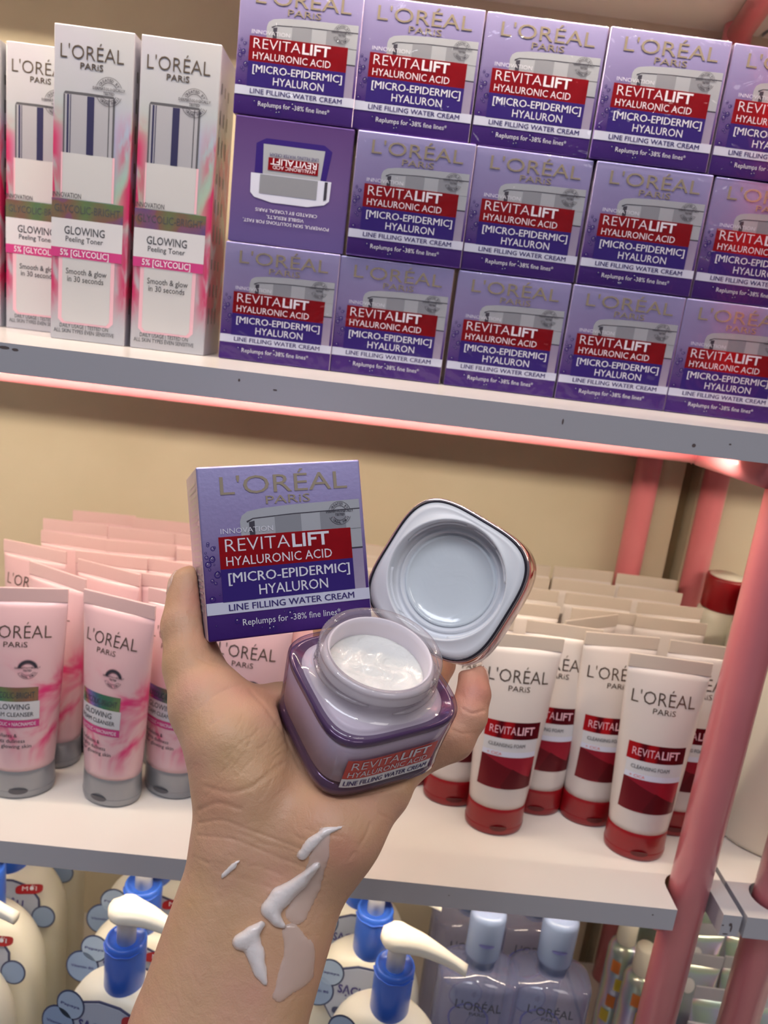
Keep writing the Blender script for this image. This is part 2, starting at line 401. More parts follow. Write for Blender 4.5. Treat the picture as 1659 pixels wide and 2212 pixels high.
def solid(me, t):
    """give flat lettering a real foil thickness towards -y"""
    bm = bmesh.new(); bm.from_mesh(me); r = bmesh.ops.extrude_face_region(bm, geom=list(bm.faces))
    for v in [x for x in r['geom'] if isinstance(x, bmesh.types.BMVert)]: v.co.y -= t
    bmesh.ops.recalc_face_normals(bm, faces=list(bm.faces)); bm.to_mesh(me); bm.free(); return me
def seal(g, cx, cz, r, mi=0, y=0.):
    for a0, a1 in ((20, 160), (200, 340)):
        g.ring(cx, cz, r*.97, r*1.0, y, 24, math.radians(a0), math.radians(a1), mi)
        g.ring(cx, cz, r*.60, r*.635, y, 20, math.radians(a0+8), math.radians(a1-8), mi)
    arc_text(g, 'CREATED BY', cx, cz, r*.70, r*.19, 147, 33, y=y, mi=mi)
    arc_text(g, "L'ORÉAL PARIS", cx, cz, r*.90, r*.19, 208, 332, True, y, mi)
    text(g, 'DERMATOLOGICALLY', cx-r*1.2, cx+r*1.2, cz+r*.08, r*.19, .05, y, mi, 1)
    text(g, 'TESTED', cx-r*.42, cx+r*.42, cz-r*.22, r*.19, .015, y, mi, 1)
LOGO = "L'ORÉAL"; LOGO2 = 'PARiS'

# ------------------------------------------------------------------ the setting
wy = .205
g = G(); g.box(-1.2, .322, wy, wy+.03, -.95, .9); g.box(.338, 1.3, wy, wy+.03, -.95, .9); g.box(.31, .35, wy+.02, wy+.05, -.95, .9, 1)
o = link('wall_back', g.mesh(mats=[MT['wall'], MT['wall_gap']]), smooth=False); o['kind'] = 'structure'
g = G(); g.box(-1.2, 1.3, -2.2, wy+.03, -.97, -.95)
o = link('floor', g.mesh(), mat('floor_tile', (.45, .42, .38), .4), smooth=False); o['kind'] = 'structure'

YF = -.079; TH = .0163
def prism(name, pts, z0, z1, parent=None):
    g = G(); n = len(pts)
    g.add([(x, y, z0) for x, y in pts]+[(x, y, z1) for x, y in pts], [tuple(range(n))[::-1], tuple(range(n, 2*n))], 0)
    for i in range(n):
        j = (i+1) % n; (xa, ya), (xb, yb) = pts[i], pts[j]
        mi = 1 if abs(ya-YF) < 1e-6 and abs(yb-YF) < 1e-6 else (2 if name_notch(xa, ya, xb, yb) else 1)
        g.add([(xa, ya, z0), (xb, yb, z0), (xb, yb, z1), (xa, ya, z1)], [(0, 1, 2, 3)], mi)
    return bevel(link(name, g.mesh(mats=[MT['board'], MT['board_edge'], MT['chip']]), None, parent, False), .0011, 2, 60)
def name_notch(xa, ya, xb, yb): return (.255 < xa < .29 and .255 < xb < .29) and ya < 0 and yb < 0
def shelf(zt, label1, label2, post=True):
    cx, cy, r = .276, -.058, .0155
    arc = [(cx+r*math.cos(a), cy+r*math.sin(a)) for a in np.linspace(PI, 0, 13)]
    pts = [(-1.1, YF), (.2605, YF)]+arc[0:]+[(.2815+.010, YF), (.304, YF), (.304, wy), (-1.1, wy)]
    o = prism('shelf_board', pts, zt-TH, zt)
    tag(o, label1, 'shelf'); out = [o]
    # neighbouring unit: a board with a round post hole, opened to its front by a narrow slit
    cx = .335
    arc = [(cx+r*math.cos(a), cy+r*math.sin(a)) for a in np.linspace(PI*1.42, -PI*.42, 24)]
    pts = [(.3075, YF), (arc[0][0], YF)]+arc+[(arc[-1][0], YF), (1.2, YF), (1.2, wy), (.3075, wy)]
    o = prism('shelf_board', pts, zt-TH, zt); tag(o, label2, 'shelf'); out.append(o)
    return out
shelf(0, 'white laminate shelf board carrying the purple and white cartons', 'white laminate shelf board of the neighbouring rack, level with the cartons')
sh = shelf(-.314, 'white laminate shelf board carrying the rows of cleanser tubes', 'white laminate shelf board behind the right pink post, carrying red capped bottles')
shelf(-.628, 'lowest white shelf board carrying pump bottles and clear blue bottles', 'lowest white shelf board of the right rack, carrying shiny tubes')
shelf(.314, 'white laminate shelf board above the cartons, seen from below', 'white laminate shelf board of the right rack, above the cartons')
# grime on the board edges
g = G()
for (x, z, a_, b2) in ((-.185,-.0035,.004,.0007),(-.178,-.0025,.003,.0008),(-.172,-.003,.0018,.0007),(-.05,-.005,.0006,.0008),(-.03,-.008,.0012,.0004),(.13,-.0065,.0005,.0016),(.205,-.011,.0011,.001),(.225,-.008,.0007,.0004)):
    g.disc(x, z, a_, YF-.0002, 10, b2)
tag(link('scuff_mark', g.mesh(), MT['stain'], None, False), 'dark scuffs on the front edge of the carton shelf', 'scuff mark')
g = G()
for (x, z, a_, b2) in ((.2975,-.321,.0011,.0013),(.2985,-.324,.0006,.0028),(.2925,-.322,.0008,.0005),(.2955,-.3285,.002,.0005),(.245,-.3195,.0006,.0005),(.11,-.3205,.0006,.0003)):
    g.disc(x, z, a_, YF-.0002, 10, b2)
tag(link('scuff_mark', g.mesh(), MT['stain'], None, False), 'dark scuffs on the front edge of the tube shelf beside the pink post', 'scuff mark')

# pink tubular rack
def rack(xf, xb, label, left):
    root = empty('display_rack', (xf, -.058, -.95)); tag(root, label, 'rack')
    O = Vector(root.location)
    def P(name, pts, r): g = G(); pipe(g, [Vector(p)-O for p in pts], r, 28); return link(name, g.mesh(), MT['pink'], root)
    P('post', [(xf, -.058, -.95), (xf, -.058, .9)], .0130)
    P('post', [(xb, .188, -.95), (xb, .188, .9)], .0115)
    for z in (-.628, -.314, 0, .314):
        zz = z-TH-.0078
        if left: P('rail', [(-1.05, .002, zz), (.247, .002, zz)], .0076)
        else: P('rail', [(xf+.01, .002, zz), (1.15, .002, zz)], .0076)
        if left: P('side_rail', [(.247, .002, zz), (.262, -.06, zz)], .0095)
        P('side_rail', [(xf, -.058, zz-.002), (xb, .188, zz-.002)] if not left else [(.247, .002, zz), (xb, .188, zz)], .0095)
    if left:
        g = G()
        for k in range(9):
            a_ = k*.7; g.loft([sup(.0016, .0016, 2, -.0016, 8, .247-xf+.0085*math.cos(a_)*.6, .06+.002), sup(.0016, .0016, 2, .0014, 8, .247-xf+.0085*math.cos(a_)*.6, .06+.002)])
        v = [(x, y, z_+(-TH-.0095)-(-.95)-.004+.0015*math.sin(i)) for i, (x, y, z_) in enumerate(g.v)]
        g.v = v; link('weld_bead', g.mesh(), MT['pink'], root)
    return root
rack(.276, .281, 'pink enamelled tube rack whose front post stands right of the red tubes', True)
rack(.335, .345, 'pink enamelled tube rack at the far right, partly out of the picture', False)
# light strips under the boards (behind the front edge), each with its lamp
for z, pw, lab in ((.314, 6.5, 'warm light strip under the shelf above the cartons'), (0, 3.6, 'warm light strip under the carton shelf'), (-.314, 2.0, 'warm light strip under the tube shelf')):
    root = empty('light_strip', (-.1, YF+.036, z-TH-.0012)); tag(root, lab, 'light')
    g = G(); g.box(-.9, .34, -.004, .004, 0, .0012); link('diffuser', g.mesh(), MT['led'], root, False)
    g = G(); g.box(-.9, .34, -.0055, -.004, -.0005, .0012); g.box(-.9, .34, .004, .0055, -.0005, .0012); link('channel', g.mesh(), MT['board'], root, False)
    l = area('strip_lamp', (-.28, 0, -.0004), (-.28, .85, -1.), 1.24, .007, pw, (1, .84, .64)); l.parent = root
    root = empty('light_strip', (.75, YF+.036, z-TH-.0012)); tag(root, lab+' of the right rack', 'light')
    g = G(); g.box(-.4, .4, -.004, .004, 0, .0012); link('diffuser', g.mesh(), MT['led'], root, False)
    l = area('strip_lamp', (0, 0, -.0004), (0, .85, -1.), .8, .007, pw*.6, (1, .84, .64)); l.parent = root

# ------------------------------------------------------------------ purple cartons
W, H, D = .072, .0735, .0508
HS = .072     # height of the shelf cartons
def carton(h, wrapped=True):
    root = empty('cream_carton')
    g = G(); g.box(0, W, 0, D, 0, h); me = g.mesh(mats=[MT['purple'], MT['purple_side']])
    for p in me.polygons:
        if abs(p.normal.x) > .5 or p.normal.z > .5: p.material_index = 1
    bevel(link('box', me, None, root, False), .0008, 3)
    X = lambda u: u*W
    Z = lambda v: v*h
    # pictured lid
    g = G(); y = -.00012
    g.poly([(X(.235), Z(.58)), (X(.232), Z(.67)), (X(.245), Z(.705)), (X(.28), Z(.728)), (X(.37), Z(.742)), (X(.55), Z(.752)), (X(.975), Z(.760)), (X(.975), Z(.58))], y, 0)
    g.poly([(X(.905), Z(.585)), (X(.975), Z(.585)), (X(.975), Z(.470)), (X(.905), Z(.466))], y, 0)
    g.rect(X(.905), X(.975), Z(.218), Z(.46), y, mi=3)
    y = -.0002
    g.poly([(X(.27), Z(.672)), (X(.31), Z(.688)), (X(.55), Z(.700)), (X(.975), Z(.706)), (X(.975), Z(.700)), (X(.55), Z(.694)), (X(.31), Z(.682)), (X(.275), Z(.662))], y, 2)
    g.poly([(X(.285), Z(.585)), (X(.285), Z(.665)), (X(.318), Z(.672)), (X(.318), Z(.585))], y, 2)
    g.poly([(X(.44), Z(.585)), (X(.44), Z(.690)), (X(.60), Z(.694)), (X(.60), Z(.585))], y, 1)
    g.rect(X(.905), X(.975), Z(.462), Z(.470), y, mi=2)
    g.rect(X(.72), X(.88), Z(.585), Z(.696), y, mi=1)
    link('lid_picture', g.mesh(mats=[MT['lid_print'], MT['lid_print2'], MT['seal_ink'], MT['purple_side']]), None, root, False)
    for nm, a_, b2, c_, d_, mt in (('red_panel', .10, .905, .405, .590, 'red_foil'), ('navy_panel', .10, .905, .215, .405, 'navy_foil'), ('white_band', .004, .996, .150, .218, 'band_white')):
        g = G(); g.box(X(a_), X(b2), -.00028, 0, Z(c_), Z(d_)); link(nm, g.mesh(), MT[mt], root, False)
    # droplets
    g = G(); rr = random.Random(3)
    for k in range(26):
        u = .02+rr.random()*.075 if k < 17 else rr.random()*.5+.03; v = .23+rr.random()*.33 if k < 17 else .02+rr.random()*.11
        r_ = (.0004+.0012*rr.random()**2); g.ring(X(u), Z(v), r_*.72, r_, -.0002, 14, mi=0); g.disc(X(u)-r_*.25, Z(v)+r_*.3, r_*.2, -.0002, 6, mi=1)
    link('droplet_print', g.mesh(mats=[MT['navy_foil'], MT['white_ink']]), None, root, False)
    g = G()
    text(g, LOGO, X(.13), X(.905), Z(.832), Z(.103), -.002, -.0001, res=3); text(g, LOGO2, X(.395), X(.665), Z(.765), Z(.047), 0, -.0001)
    link('foil_lettering', solid(g.mesh(), .0003), MT['gold_foil'], root, False)
    g = G(); y = -.00042
    text(g, 'INNOVATION', X(.115), X(.425), Z(.607), Z(.030), -.006, y)
    text(g, 'REVITA', X(.135), X(.52), Z(.502), Z(.075), -.012, y); text(g, 'LIFT', X(.535), X(.765), Z(.502), Z(.075), .022, y)
    text(g, 'HYALURONIC ACID', X(.135), X(.775), Z(.422), Z(.052), .0, y)
    text(g, '[MICRO-EPIDERMIC]', X(.14), X(.88), Z(.325), Z(.055), .04, y); text(g, 'HYALURON', X(.315), X(.735), Z(.243), Z(.057), .004, y)
    text(g, 'Replumps for -38% fine lines*', X(.205), X(.80), Z(.075), Z(.036), .0, y+.0001)
    link('white_lettering', g.mesh(), MT['white_ink'], root, False)
    g = G(); text(g, 'LINE FILLING WATER CREAM', X(.13), X(.895), Z(.166), Z(.036), .06, y); link('navy_lettering', g.mesh(), MT['navy_ink'], root, False)
    g = G(); seal(g, X(.845), Z(.682), .0052, 0, -.0004); link('round_seal', g.mesh(), MT['seal_ink'], root, False)
    if wrapped:
        g = G(); g.box(.0003, W-.0003, -.0009, .0012, .0003, h-.0003); bevel(link('cellophane', g.mesh(), MT['cello'], root, False), .0005, 2)
    return root
ORD = ['first', 'second', 'third', 'fourth', 'fifth', 'sixth', 'seventh']
proto = carton(HS)
rowx = {0: [-.0785, -.0065, .0682, .1412, .2135], 1: [None, -.0035, .0690, .1425, .2165], 2: [-.0795, -.0085, .0645, .1372, .2110]}
ROWN = {0: 'bottom', 1: 'middle', 2: 'top'}
used = False
for k in (0, 1, 2):
    for i, x in enumerate(rowx[k]):
        if x is None: continue
        o = proto if not used else copy_tree(proto); used = True
        o.location = (x, rnd.uniform(-.0015, .0015), k*(HS+.0006)+.0002); o.rotation_euler = (0, 0, rnd.uniform(-.012, .012))
        tag(o, 'purple foil cream carton in the %s row of the stack, %s from the left' % (ROWN[k], ORD[i]), 'carton', 'purple cream cartons stacked on the shelf')
# the one turned round and upside down
root = empty('cream_carton', (-.0775, 0, HS+.0008)); tag(root, 'plum carton standing upside down with its back face showing, left end of the middle row', 'carton')
g = G(); g.box(0, W, 0, D, 0, HS); bevel(link('box', g.mesh(), MT['purple_back'], root, False), .0008, 3)
def U(u, v): return (W*u, HS*v)
g = G()
g.poly([U(.19,.80), U(.27,.845), U(.76,.845), U(.83,.80), U(.80,.58), U(.80,.55), U(.19,.55)], -.0001, 0)
g.poly([U(.25,.80), U(.77,.80), U(.75,.56), U(.26,.56)], -.0002, 1)
link('jar_picture', g.mesh(mats=[MT['navy_foil'], MT['lid_print']]), None, root, False)
g = G()
g.poly([U(.16,.565), U(.165,.41), U(.20,.375), U(.35,.345), U(.66,.345), U(.80,.375), U(.84,.41), U(.845,.565)], -.00025, 0)
g.poly([U(.24,.56), U(.24,.41), U(.73,.41), U(.73,.56)], -.0004, 1); g.poly([U(.79,.56), U(.79,.41), U(.815,.42), U(.815,.56)], -.0004, 2)
link('lid_picture', g.mesh(mats=[MT['band_white'], MT['lid_print2'], MT['seal_ink']]), None, root, False)
g = G(); g.box(*(W*.30, W*.725), -.0004, 0, HS*.60, HS*.70); link('red_panel', g.mesh(), MT['red_foil'], root, False)
def flipped(items, name, m, y):
    g = G()
    for s_, x0, x1, z0, cap, bo in items: text(g, s_, -x1, -x0, -z0-cap*0, cap, bo, y)
    g.v = [(-x, yy, -z) for x, yy, z in g.v]; g.f = [tuple(f) for f in g.f]
    return link(name, g.mesh(), m, root, False)
flipped([('REVITALIFT', W*.32, W*.71, HS*.695-.0, .0035, .01), ('HYALURONIC ACID', W*.34, W*.70, HS*.64, .0020, .0),
         ('POWERFUL SKIN SOLUTIONS FOR FAST,', W*.12, W*.86, HS*.195, .0019, 0), ('VISIBLE RESULTS,', W*.32, W*.64, HS*.240, .0019, 0), ("CREATED BY L'OREAL PARIS", W*.22, W*.75, HS*.290, .0019, 0)], 'white_lettering', MT['white_ink'], -.0005)
flipped([('LINE FILLING WATER CREAM', W*.31, W*.72, HS*.735, .0018, .01)], 'navy_lettering', MT['navy_ink'], -.0005)

# ------------------------------------------------------------------ white toner cartons
TW, TD, TH_ = .0472, .0472, .181
def toner():
    root = empty('toner_carton'); X = lambda u: u*TW
    Z = lambda t: TH_*(1-t)
    g = G(); g.box(0, TW, 0, TD, 0, TH_); bevel(link('box', g.mesh(), MT['toner'], root, False), .0006, 2)
    g = G(); y = -.0001
    g.rect(X(.13), X(.78), Z(.385), Z(.205), y, mi=0)
    g.poly([(X(.13), Z(.205)), (X(.78), Z(.205)), (X(.76), Z(.198)), (X(.45), Z(.196)), (X(.15), Z(.197))], y, 2)
    for a_, b2, mi in ((.13,.15,2), (.175,.20,1), (.215,.225,1), (.43,.52,1), (.70,.712,2), (.755,.78,2)): g.rect(X(a_), X(b2), Z(.385), Z(.206), y-.00008, mi=mi)
    link('dropper_picture', g.mesh(mats=[MT['chrome_print'], MT['chrome_dark'], MT['chrome_grey']]), None, root, False)
    g = G(); g.rect(X(.11), X(.80), Z(.53), Z(.385), y, mi=0); g.rect(X(.11), X(.13), Z(.53), Z(.385), y-.00008, mi=1); g.rect(X(.77), X(.80), Z(.53), Z(.385), y-.00008, mi=1); link('bottle_neck_picture', g.mesh(mats=[MT['serum_glass'], MT['blush']]), None, root, False); g = G()
    g.poly([(X(.10), Z(.72)), (X(.84), Z(.72)), (X(.84), Z(.93)), (X(.78), Z(.945)), (X(.16), Z(.945)), (X(.10), Z(.93))], y, 1)
    g.poly([(X(.15), Z(.72)), (X(.79), Z(.72)), (X(.79), Z(.925)), (X(.75), Z(.938)), (X(.19), Z(.938)), (X(.15), Z(.925))], y-.00008, 0)
    link('bottle_picture', g.mesh(mats=[MT['serum_glass'], MT['blush']]), None, root, False)
    for nm, u0, u1, t0, t1, mt in (('foil_band', .0, .93, .532, .595, 'holo_band'), ('white_panel', .0, .93, .595, .69, 'white_paper'), ('magenta_band', .0, .93, .69, .722, 'magenta')):
        g = G(); g.box(X(u0), X(u1), -.00032, 0, Z(t1), Z(t0)); link(nm, g.mesh(), MT[mt], root, False)
    g = G(); text(g, LOGO, X(.085), X(.875), Z(.098), .0075, -.012, -.0001, res=3); text(g, LOGO2, X(.335), X(.62), Z(.126), .0034, 0, -.0001)
    link('foil_lettering', solid(g.mesh(), .0002), MT['dark_foil'], root, False)
    g = G(); seal(g, X(.70), Z(.185), .0080, 0, -.0003); link('round_seal', g.mesh(), MT['seal_ink'], root, False)
    g = G(); y = -.00045
    text(g, 'INNOVATION', X(.01), X(.38), Z(.527), .0028, .008, y)
    text(g, 'GLYCOLIC-BRIGHT', X(.04), X(.89), Z(.574), .0044, -.004, y); text(g, 'GLOWING', X(.17), X(.70), Z(.644), .0046, .01, y)
    text(g, 'Peeling Toner', X(.19), X(.68), Z(.668), .0031, .006, y)
    text(g, 'Smooth & glow', X(.20), X(.74), Z(.775), .0034, .004, y); text(g, 'in 30 seconds', X(.22), X(.70), Z(.800), .0034, .004, y)
    text(g, 'DAILY USAGE | TESTED ON', X(.13), X(.78), Z(.958), .0024, 0, y); text(g, 'ALL SKIN TYPES EVEN SENSITIVE', X(.05), X(.86), Z(.976), .0024, 0, y)
    link('dark_lettering', g.mesh(), MT['dark_ink'], root, False)
    g = G(); text(g, '5% [GLYCOLIC]', X(.12), X(.76), Z(.715), .0036, .006, y); link('white_lettering', g.mesh(), MT['white_ink'], root, False)
    # ingredient lines on the side
    g = G()
    for k in range(9):
        z0 = .02+k*.017; x0 = .006
        for j in range(3): g.add([(TW+.0002, x0+j*.010, z0), (TW+.0002, x0+j*.010+.0022, z0), (TW+.0002, x0+j*.010+.0022, z0+.010-(k % 3)*.002), (TW+.0002, x0+j*.010, z0+.010-(k % 3)*.002)], [(0,1,2,3)])
    link('side_print', g.mesh(), MT['chrome_grey'], root, False)
    return root
tp = toner()
for i, (x, y, lab) in enumerate(((-.1865, 0, 'white and magenta toner carton standing in front, left of its twin'), (-.1355, .0, 'white and magenta toner carton right beside the stacked purple cartons'),
                   (-.2375, .048, 'white and magenta toner carton set back behind the front pair, half covered'), (-.2885, .048, 'white toner carton at the left edge of the picture, only a strip showing'),
                   (-.2560, .1, 'white toner carton in the back row, only its top edge showing'))):
    o = tp if i == 0 else copy_tree(tp); o.location = (x, y, .0002); o.rotation_euler = (0, 0, (-.0, .01, .0, -.01, .02)[i]); tag(o, lab, 'carton', 'toner cartons on the upper shelf')

# ------------------------------------------------------------------ squeeze tubes
TUH = .150; CAPH = .0215
def t_ab(z):
    t = min(max((z-CAPH)/(TUH-.0095-CAPH), 0), 1)
    a_ = .0208+.0072*t**.8; b2 = .0162*(1-t**1.7)**.75 if t < 1 else 0
    return a_, max(b2, .0006)
def surf(g, eps=.0002):
    out = []
    for x, y, z in g.v:
        a_, b2 = t_ab(z); q = max(0, 1-(x/a_)**2); out.append((x, -b2*math.sqrt(q)-eps+y, z))
    g.v = out; return g
def tube(kind):
    pink = kind == 'pink'; root = empty('cleanser_tube' if pink else 'foam_tube')
    zs = list(np.linspace(CAPH-.001, TUH-.0095, 26)); g = G()
    g.loft([[(t_ab(z)[0]*math.cos(2*PI*i/48), t_ab(z)[1]*math.sin(2*PI*i/48), z) for i in range(48)] for z in zs])
    link('body', g.mesh(), MT['pink_tube' if pink else 'white_tube'], root)
    g = G(); g.box(-.028, .028, -.0008, .0008, TUH-.010, TUH); bevel(link('crimp', g.mesh(), MT['crimp_pink' if pink else 'crimp_white'], root, False), .0004, 2)
    g = G(); a0, b0 = .0216, .0168
    g.loft([sup(a0*s_, b0*s_, 2, z, 48) for s_, z in ((.90, 0), (.96, .0005), (.985, .0022), (1., .0055), (1., .0056), (.985, .0059), (.99, .0063), (.975, .018), (.97, .0212), (.93, .0218))])
    cp = link('cap', g.mesh(), MT['grey_cap' if pink else 'red_cap'], root)
    g = G()
    v = []
    for j in range(7):
        for i in range(13):
            u = (i/12-.5)*2; w_ = (j/6-.5)*2; x = .0065*u; z = .0062+.0022*w_*math.sqrt(max(0, 1-u*u))*1. ; a_ = a0*.99; b2 = b0*.99
            dd = .0012*(1-u*u)*(1-w_*w_); v.append((x, -b2*math.sqrt(1-(x/a_)**2)-.0002+dd*0-(.0009*(1-u*u) if w_ > .8 else 0), z))
    g.add(v, [(j*13+i, j*13+i+1, (j+1)*13+i+1, (j+1)*13+i) for j in range(6) for i in range(12)])
    link('thumb_notch', g.mesh(), MT['grey_cap_dark' if pink else 'red_cap_dark'], cp)
    def band(nm, x0, x1, z0, z1, mt, eps=.0002):
        g = G(); g.rect(x0, x1, z0, z1, 0, 16, 4); surf(g, eps); link(nm, g.mesh(), MT[mt], root)
    if pink:
        band('foil_band', -.0205, .0115, .073, .083, 'holo_band'); band('white_panel', -.0205, .0125, .060, .073, 'white_paper'); band('magenta_band', -.0205, .0125, .0545, .0595, 'magenta')
        g = G(); text(g, 'GLYCOLIC-BRIGHT', -.019, .0095, .0755, .0042, 0); text(g, 'GLOWING', -.0165, .0065, .0675, .0038, .008); text(g, 'FOAM CLEANSER', -.0185, .009, .0625, .0029, .004)
        text(g, 'Exfoliates &', -.017, -.001, .0475, .0026, .004); text(g, 'fights dullness', -.017, .004, .0435, .0026, .004); text(g, 'for glowing skin', -.017, .008, .0395, .0026, .004)
        surf(g, .0004); link('dark_lettering', g.mesh(), MT['dark_ink'], root, False)
        g = G(); text(g, 'GLYCOLIC + NIACINAMIDE', -.0185, .0105, .0558, .0025, 0); surf(g, .0004); link('white_lettering', g.mesh(), MT['white_ink'], root, False)
        g = G(); text(g, LOGO, -.0215, .0185, .1165, .0085, -.010); text(g, LOGO2, -.011, .004, .1105, .0036); surf(g, .0003); link('foil_lettering', g.mesh(), MT['dark_foil'], root, False)
        g = G(); seal(g, .0045, .0955, .0066); g.ring(.0045, .0955, .0044, .0062, 0, 24, .2, PI-.2); surf(g, .0003); link('round_seal', g.mesh(), MT['seal_ink'], root, False)
    else:
        band('foil_band', -.0195, .0195, .076, .0885, 'red_band'); band('white_panel', -.0190, .0190, .066, .076, 'white_paper', .00015); band('facet_panel', -.0190, .0190, .038, .066, 'red_facets')
        band('pale_stripe', -.0190, .0190, .0625, .0665, 'band_white', .0003)
        g = G(); text(g, 'CLEANSING FOAM', -.016, .010, .070, .0026, .01); surf(g, .0004); link('dark_lettering', g.mesh(), MT['dark_ink'], root, False)
        g = G(); text(g, '+ CICA', -.016, -.006, .0635, .0020, .006); surf(g, .0004); link('red_lettering', g.mesh(), MT['red_ink'], root, False)
        g = G(); text(g, 'REVITA', -.0165, .0020, .0795, .0056, -.006); text(g, 'LIFT', .003, .0155, .0795, .0056, .02); surf(g, .0004); link('white_lettering', g.mesh(), MT['blush'], root, False)
        g = G(); text(g, LOGO, -.0225, .0205, .1165, .0090, -.008); text(g, LOGO2, -.0075, .008, .1105, .0038); surf(g, .0003); link('foil_lettering', g.mesh(), MT['dark_foil'], root, False)
    return root
PT, RT = tube('pink'), tube('red')
PZ = -.3138
PLAIN = ('foil_band', 'white_panel', 'magenta_band', 'dark_lettering', 'white_lettering', 'foil_lettering', 'round_seal', 'facet_panel', 'pale_stripe', 'red_lettering')
first = {'pink': True, 'red': True}
def put(kind, x, y, rz, lab, grp=None, plain=False, tilt=0.):
    p = PT if kind == 'pink' else RT
    if first[kind]: o = p; first[kind] = False
    else: o = copy_tree(p, None, PLAIN if plain else ())
    o.location = (x, y, PZ); o.rotation_euler = (0, tilt, rz); tag(o, lab, 'tube', grp); return o
GP, GR = 'pink cleanser tubes on the middle shelf', 'white tubes with red caps on the middle shelf'
R_ = math.radians
put('pink', -.1300, -.0190, R_(-17), 'pink cleanser tube with grey cap, in front left of the thumb, turned slightly right', GP)
put('pink', -.1930, -.0210, R_(14), 'pink cleanser tube with grey cap cut by the left edge of the picture, front row', GP)
put('pink', -.0910, -.0030, R_(-18), 'pink cleanser tube with grey cap half hidden behind the wrist and thumb', GP)
put('pink', -.0400, -.0150, R_(-4), 'pink cleanser tube seen in the gap between held carton and palm', GP)
put('pink', -.1870, .0190, R_(-26), 'pink cleanser tube in second row at the left, steeply turned', GP)
put('pink', -.1570, .0380, R_(-20), 'pink cleanser tube in second row, between the two front left tubes', GP)
put('pink', -.1030, .0300, R_(-5), 'pink cleanser tube in second row, behind the tube beside the thumb', GP)
put('pink', -.0480, .0300, R_(3), 'pink cleanser tube in second row, behind the held carton', GP)
for r_, y in enumerate((.066, .102, .138, .174)):
    for i in range(5):
        x = -.222+.0570*i+rnd.uniform(-.003, .003)+(.012 if r_ % 2 else 0)
        put('pink', x, y+rnd.uniform(-.002, .002), R_(rnd.uniform(-9, 7) if not (r_ == 0 and i == 0) else -14),
            'pink tube, %s row of pink tubes from the front, %s from the left' % (ORD[r_+2], ORD[i]), GP, plain=(r_ > 0 or i > 1))
put('red', .1480, -.0060, R_(2), 'white tube with red cap standing in front between fingers and the white row', GR)
put('red', .2500, -.0180, R_(-6), 'white tube with red cap standing foremost beside the pink post', GR, tilt=R_(-1))
put('red', .1830, .0230, R_(-4), 'white tube with red cap right behind the tube next to the fingers', GR)
put('red', .1180, .0230, R_(4), 'white tube with red cap seen below the fingertips', GR)
put('red', .0830, .0430, R_(0), 'white tube with red cap seen below the palm edge at the left', GR)
put('red', .2240, .0160, R_(4), 'white tube with red cap left behind the foremost one', GR)
put('red', .2090, .0450, R_(30), 'white tube with red cap turned sideways in third row', GR)
put('red', .2870, .0150, R_(-3), 'white tube with red cap half hidden behind the front pink post', GR)
for r_, y in enumerate((.0615, .098, .134, .170)):
    for i in range(5):
        x = .030+.0600*i+rnd.uniform(-.002, .002)+.004*r_+(.006 if r_ % 2 else 0)
        if r_ == 0 and i == 3: x += .008
        if r_ >= 3 and i == 4: x -= .002
        put('red', x+.008, y+rnd.uniform(-.002, .002), R_(rnd.uniform(-3, 2)), 'white tube, %s row of white tubes from front, %s from left' % (ORD[r_+2], ORD[i]), GR, plain=True)

# red capped white bottles on the neighbouring board
def big_bottle(h=.165, a_=.0195, full=False):
    root = empty('lotion_bottle')
    g = G(); g.loft([sup(a_*s_, a_*s_, 2.3, z, 48) for s_, z in ((.90, 0), (.97, .001), (1, .004), (1, h-.040), (.97, h-.033), (.85, h-.030))]); link('body', g.mesh(), MT['bottle_white'], root)
    g = G(); lathe(g, [(a_*.92, h-.030), (a_*.93, h-.029), (a_*.93, h-.002), (a_*.90, h)], 40); link('cap', g.mesh(), MT['red_cap'], root)
    g = G(); lathe(g, [(a_*.80, h), (a_*.80, h+.0006)], 40); link('cap_top', g.mesh(), MT['bottle_white'], root)
    g = G()
    rows = []
    for z in np.linspace(.045, .085, 5): rows.append([(a_*1.005*math.sin(t), -a_*1.005*math.cos(t), z) for t in np.linspace(-.9, .9, 17)])
    v = [p for r2 in rows for p in r2]; g.add(v, [(j*17+i, j*17+i+1, (j+1)*17+i+1, (j+1)*17+i) for j in range(4) for i in range(16)])
    link('red_label', g.mesh(), MT['red_facets'], root); return root
bb = big_bottle()
for i, (x, y, lab) in enumerate(((.358, .150, 'red capped white bottle against the back wall, right of the pink posts'), (.3705, .1100, 'red capped white bottle in the middle of the three at the right'), (.3800, .0690, 'red capped white bottle nearest of the three behind the pink post'))):
    o = bb if i == 0 else copy_tree(bb); o.location = (x, y, PZ); o.rotation_euler = (0, 0, -.3*i); tag(o, lab, 'bottle', 'red capped bottles on the right shelf')
b2_ = big_bottle(.19, .034); b2_.location = (.3620, .0140, PZ); b2_.rotation_euler = (0, 0, .95); tag(b2_, 'large white bottle with red label at the right edge, behind the pink post', 'bottle')

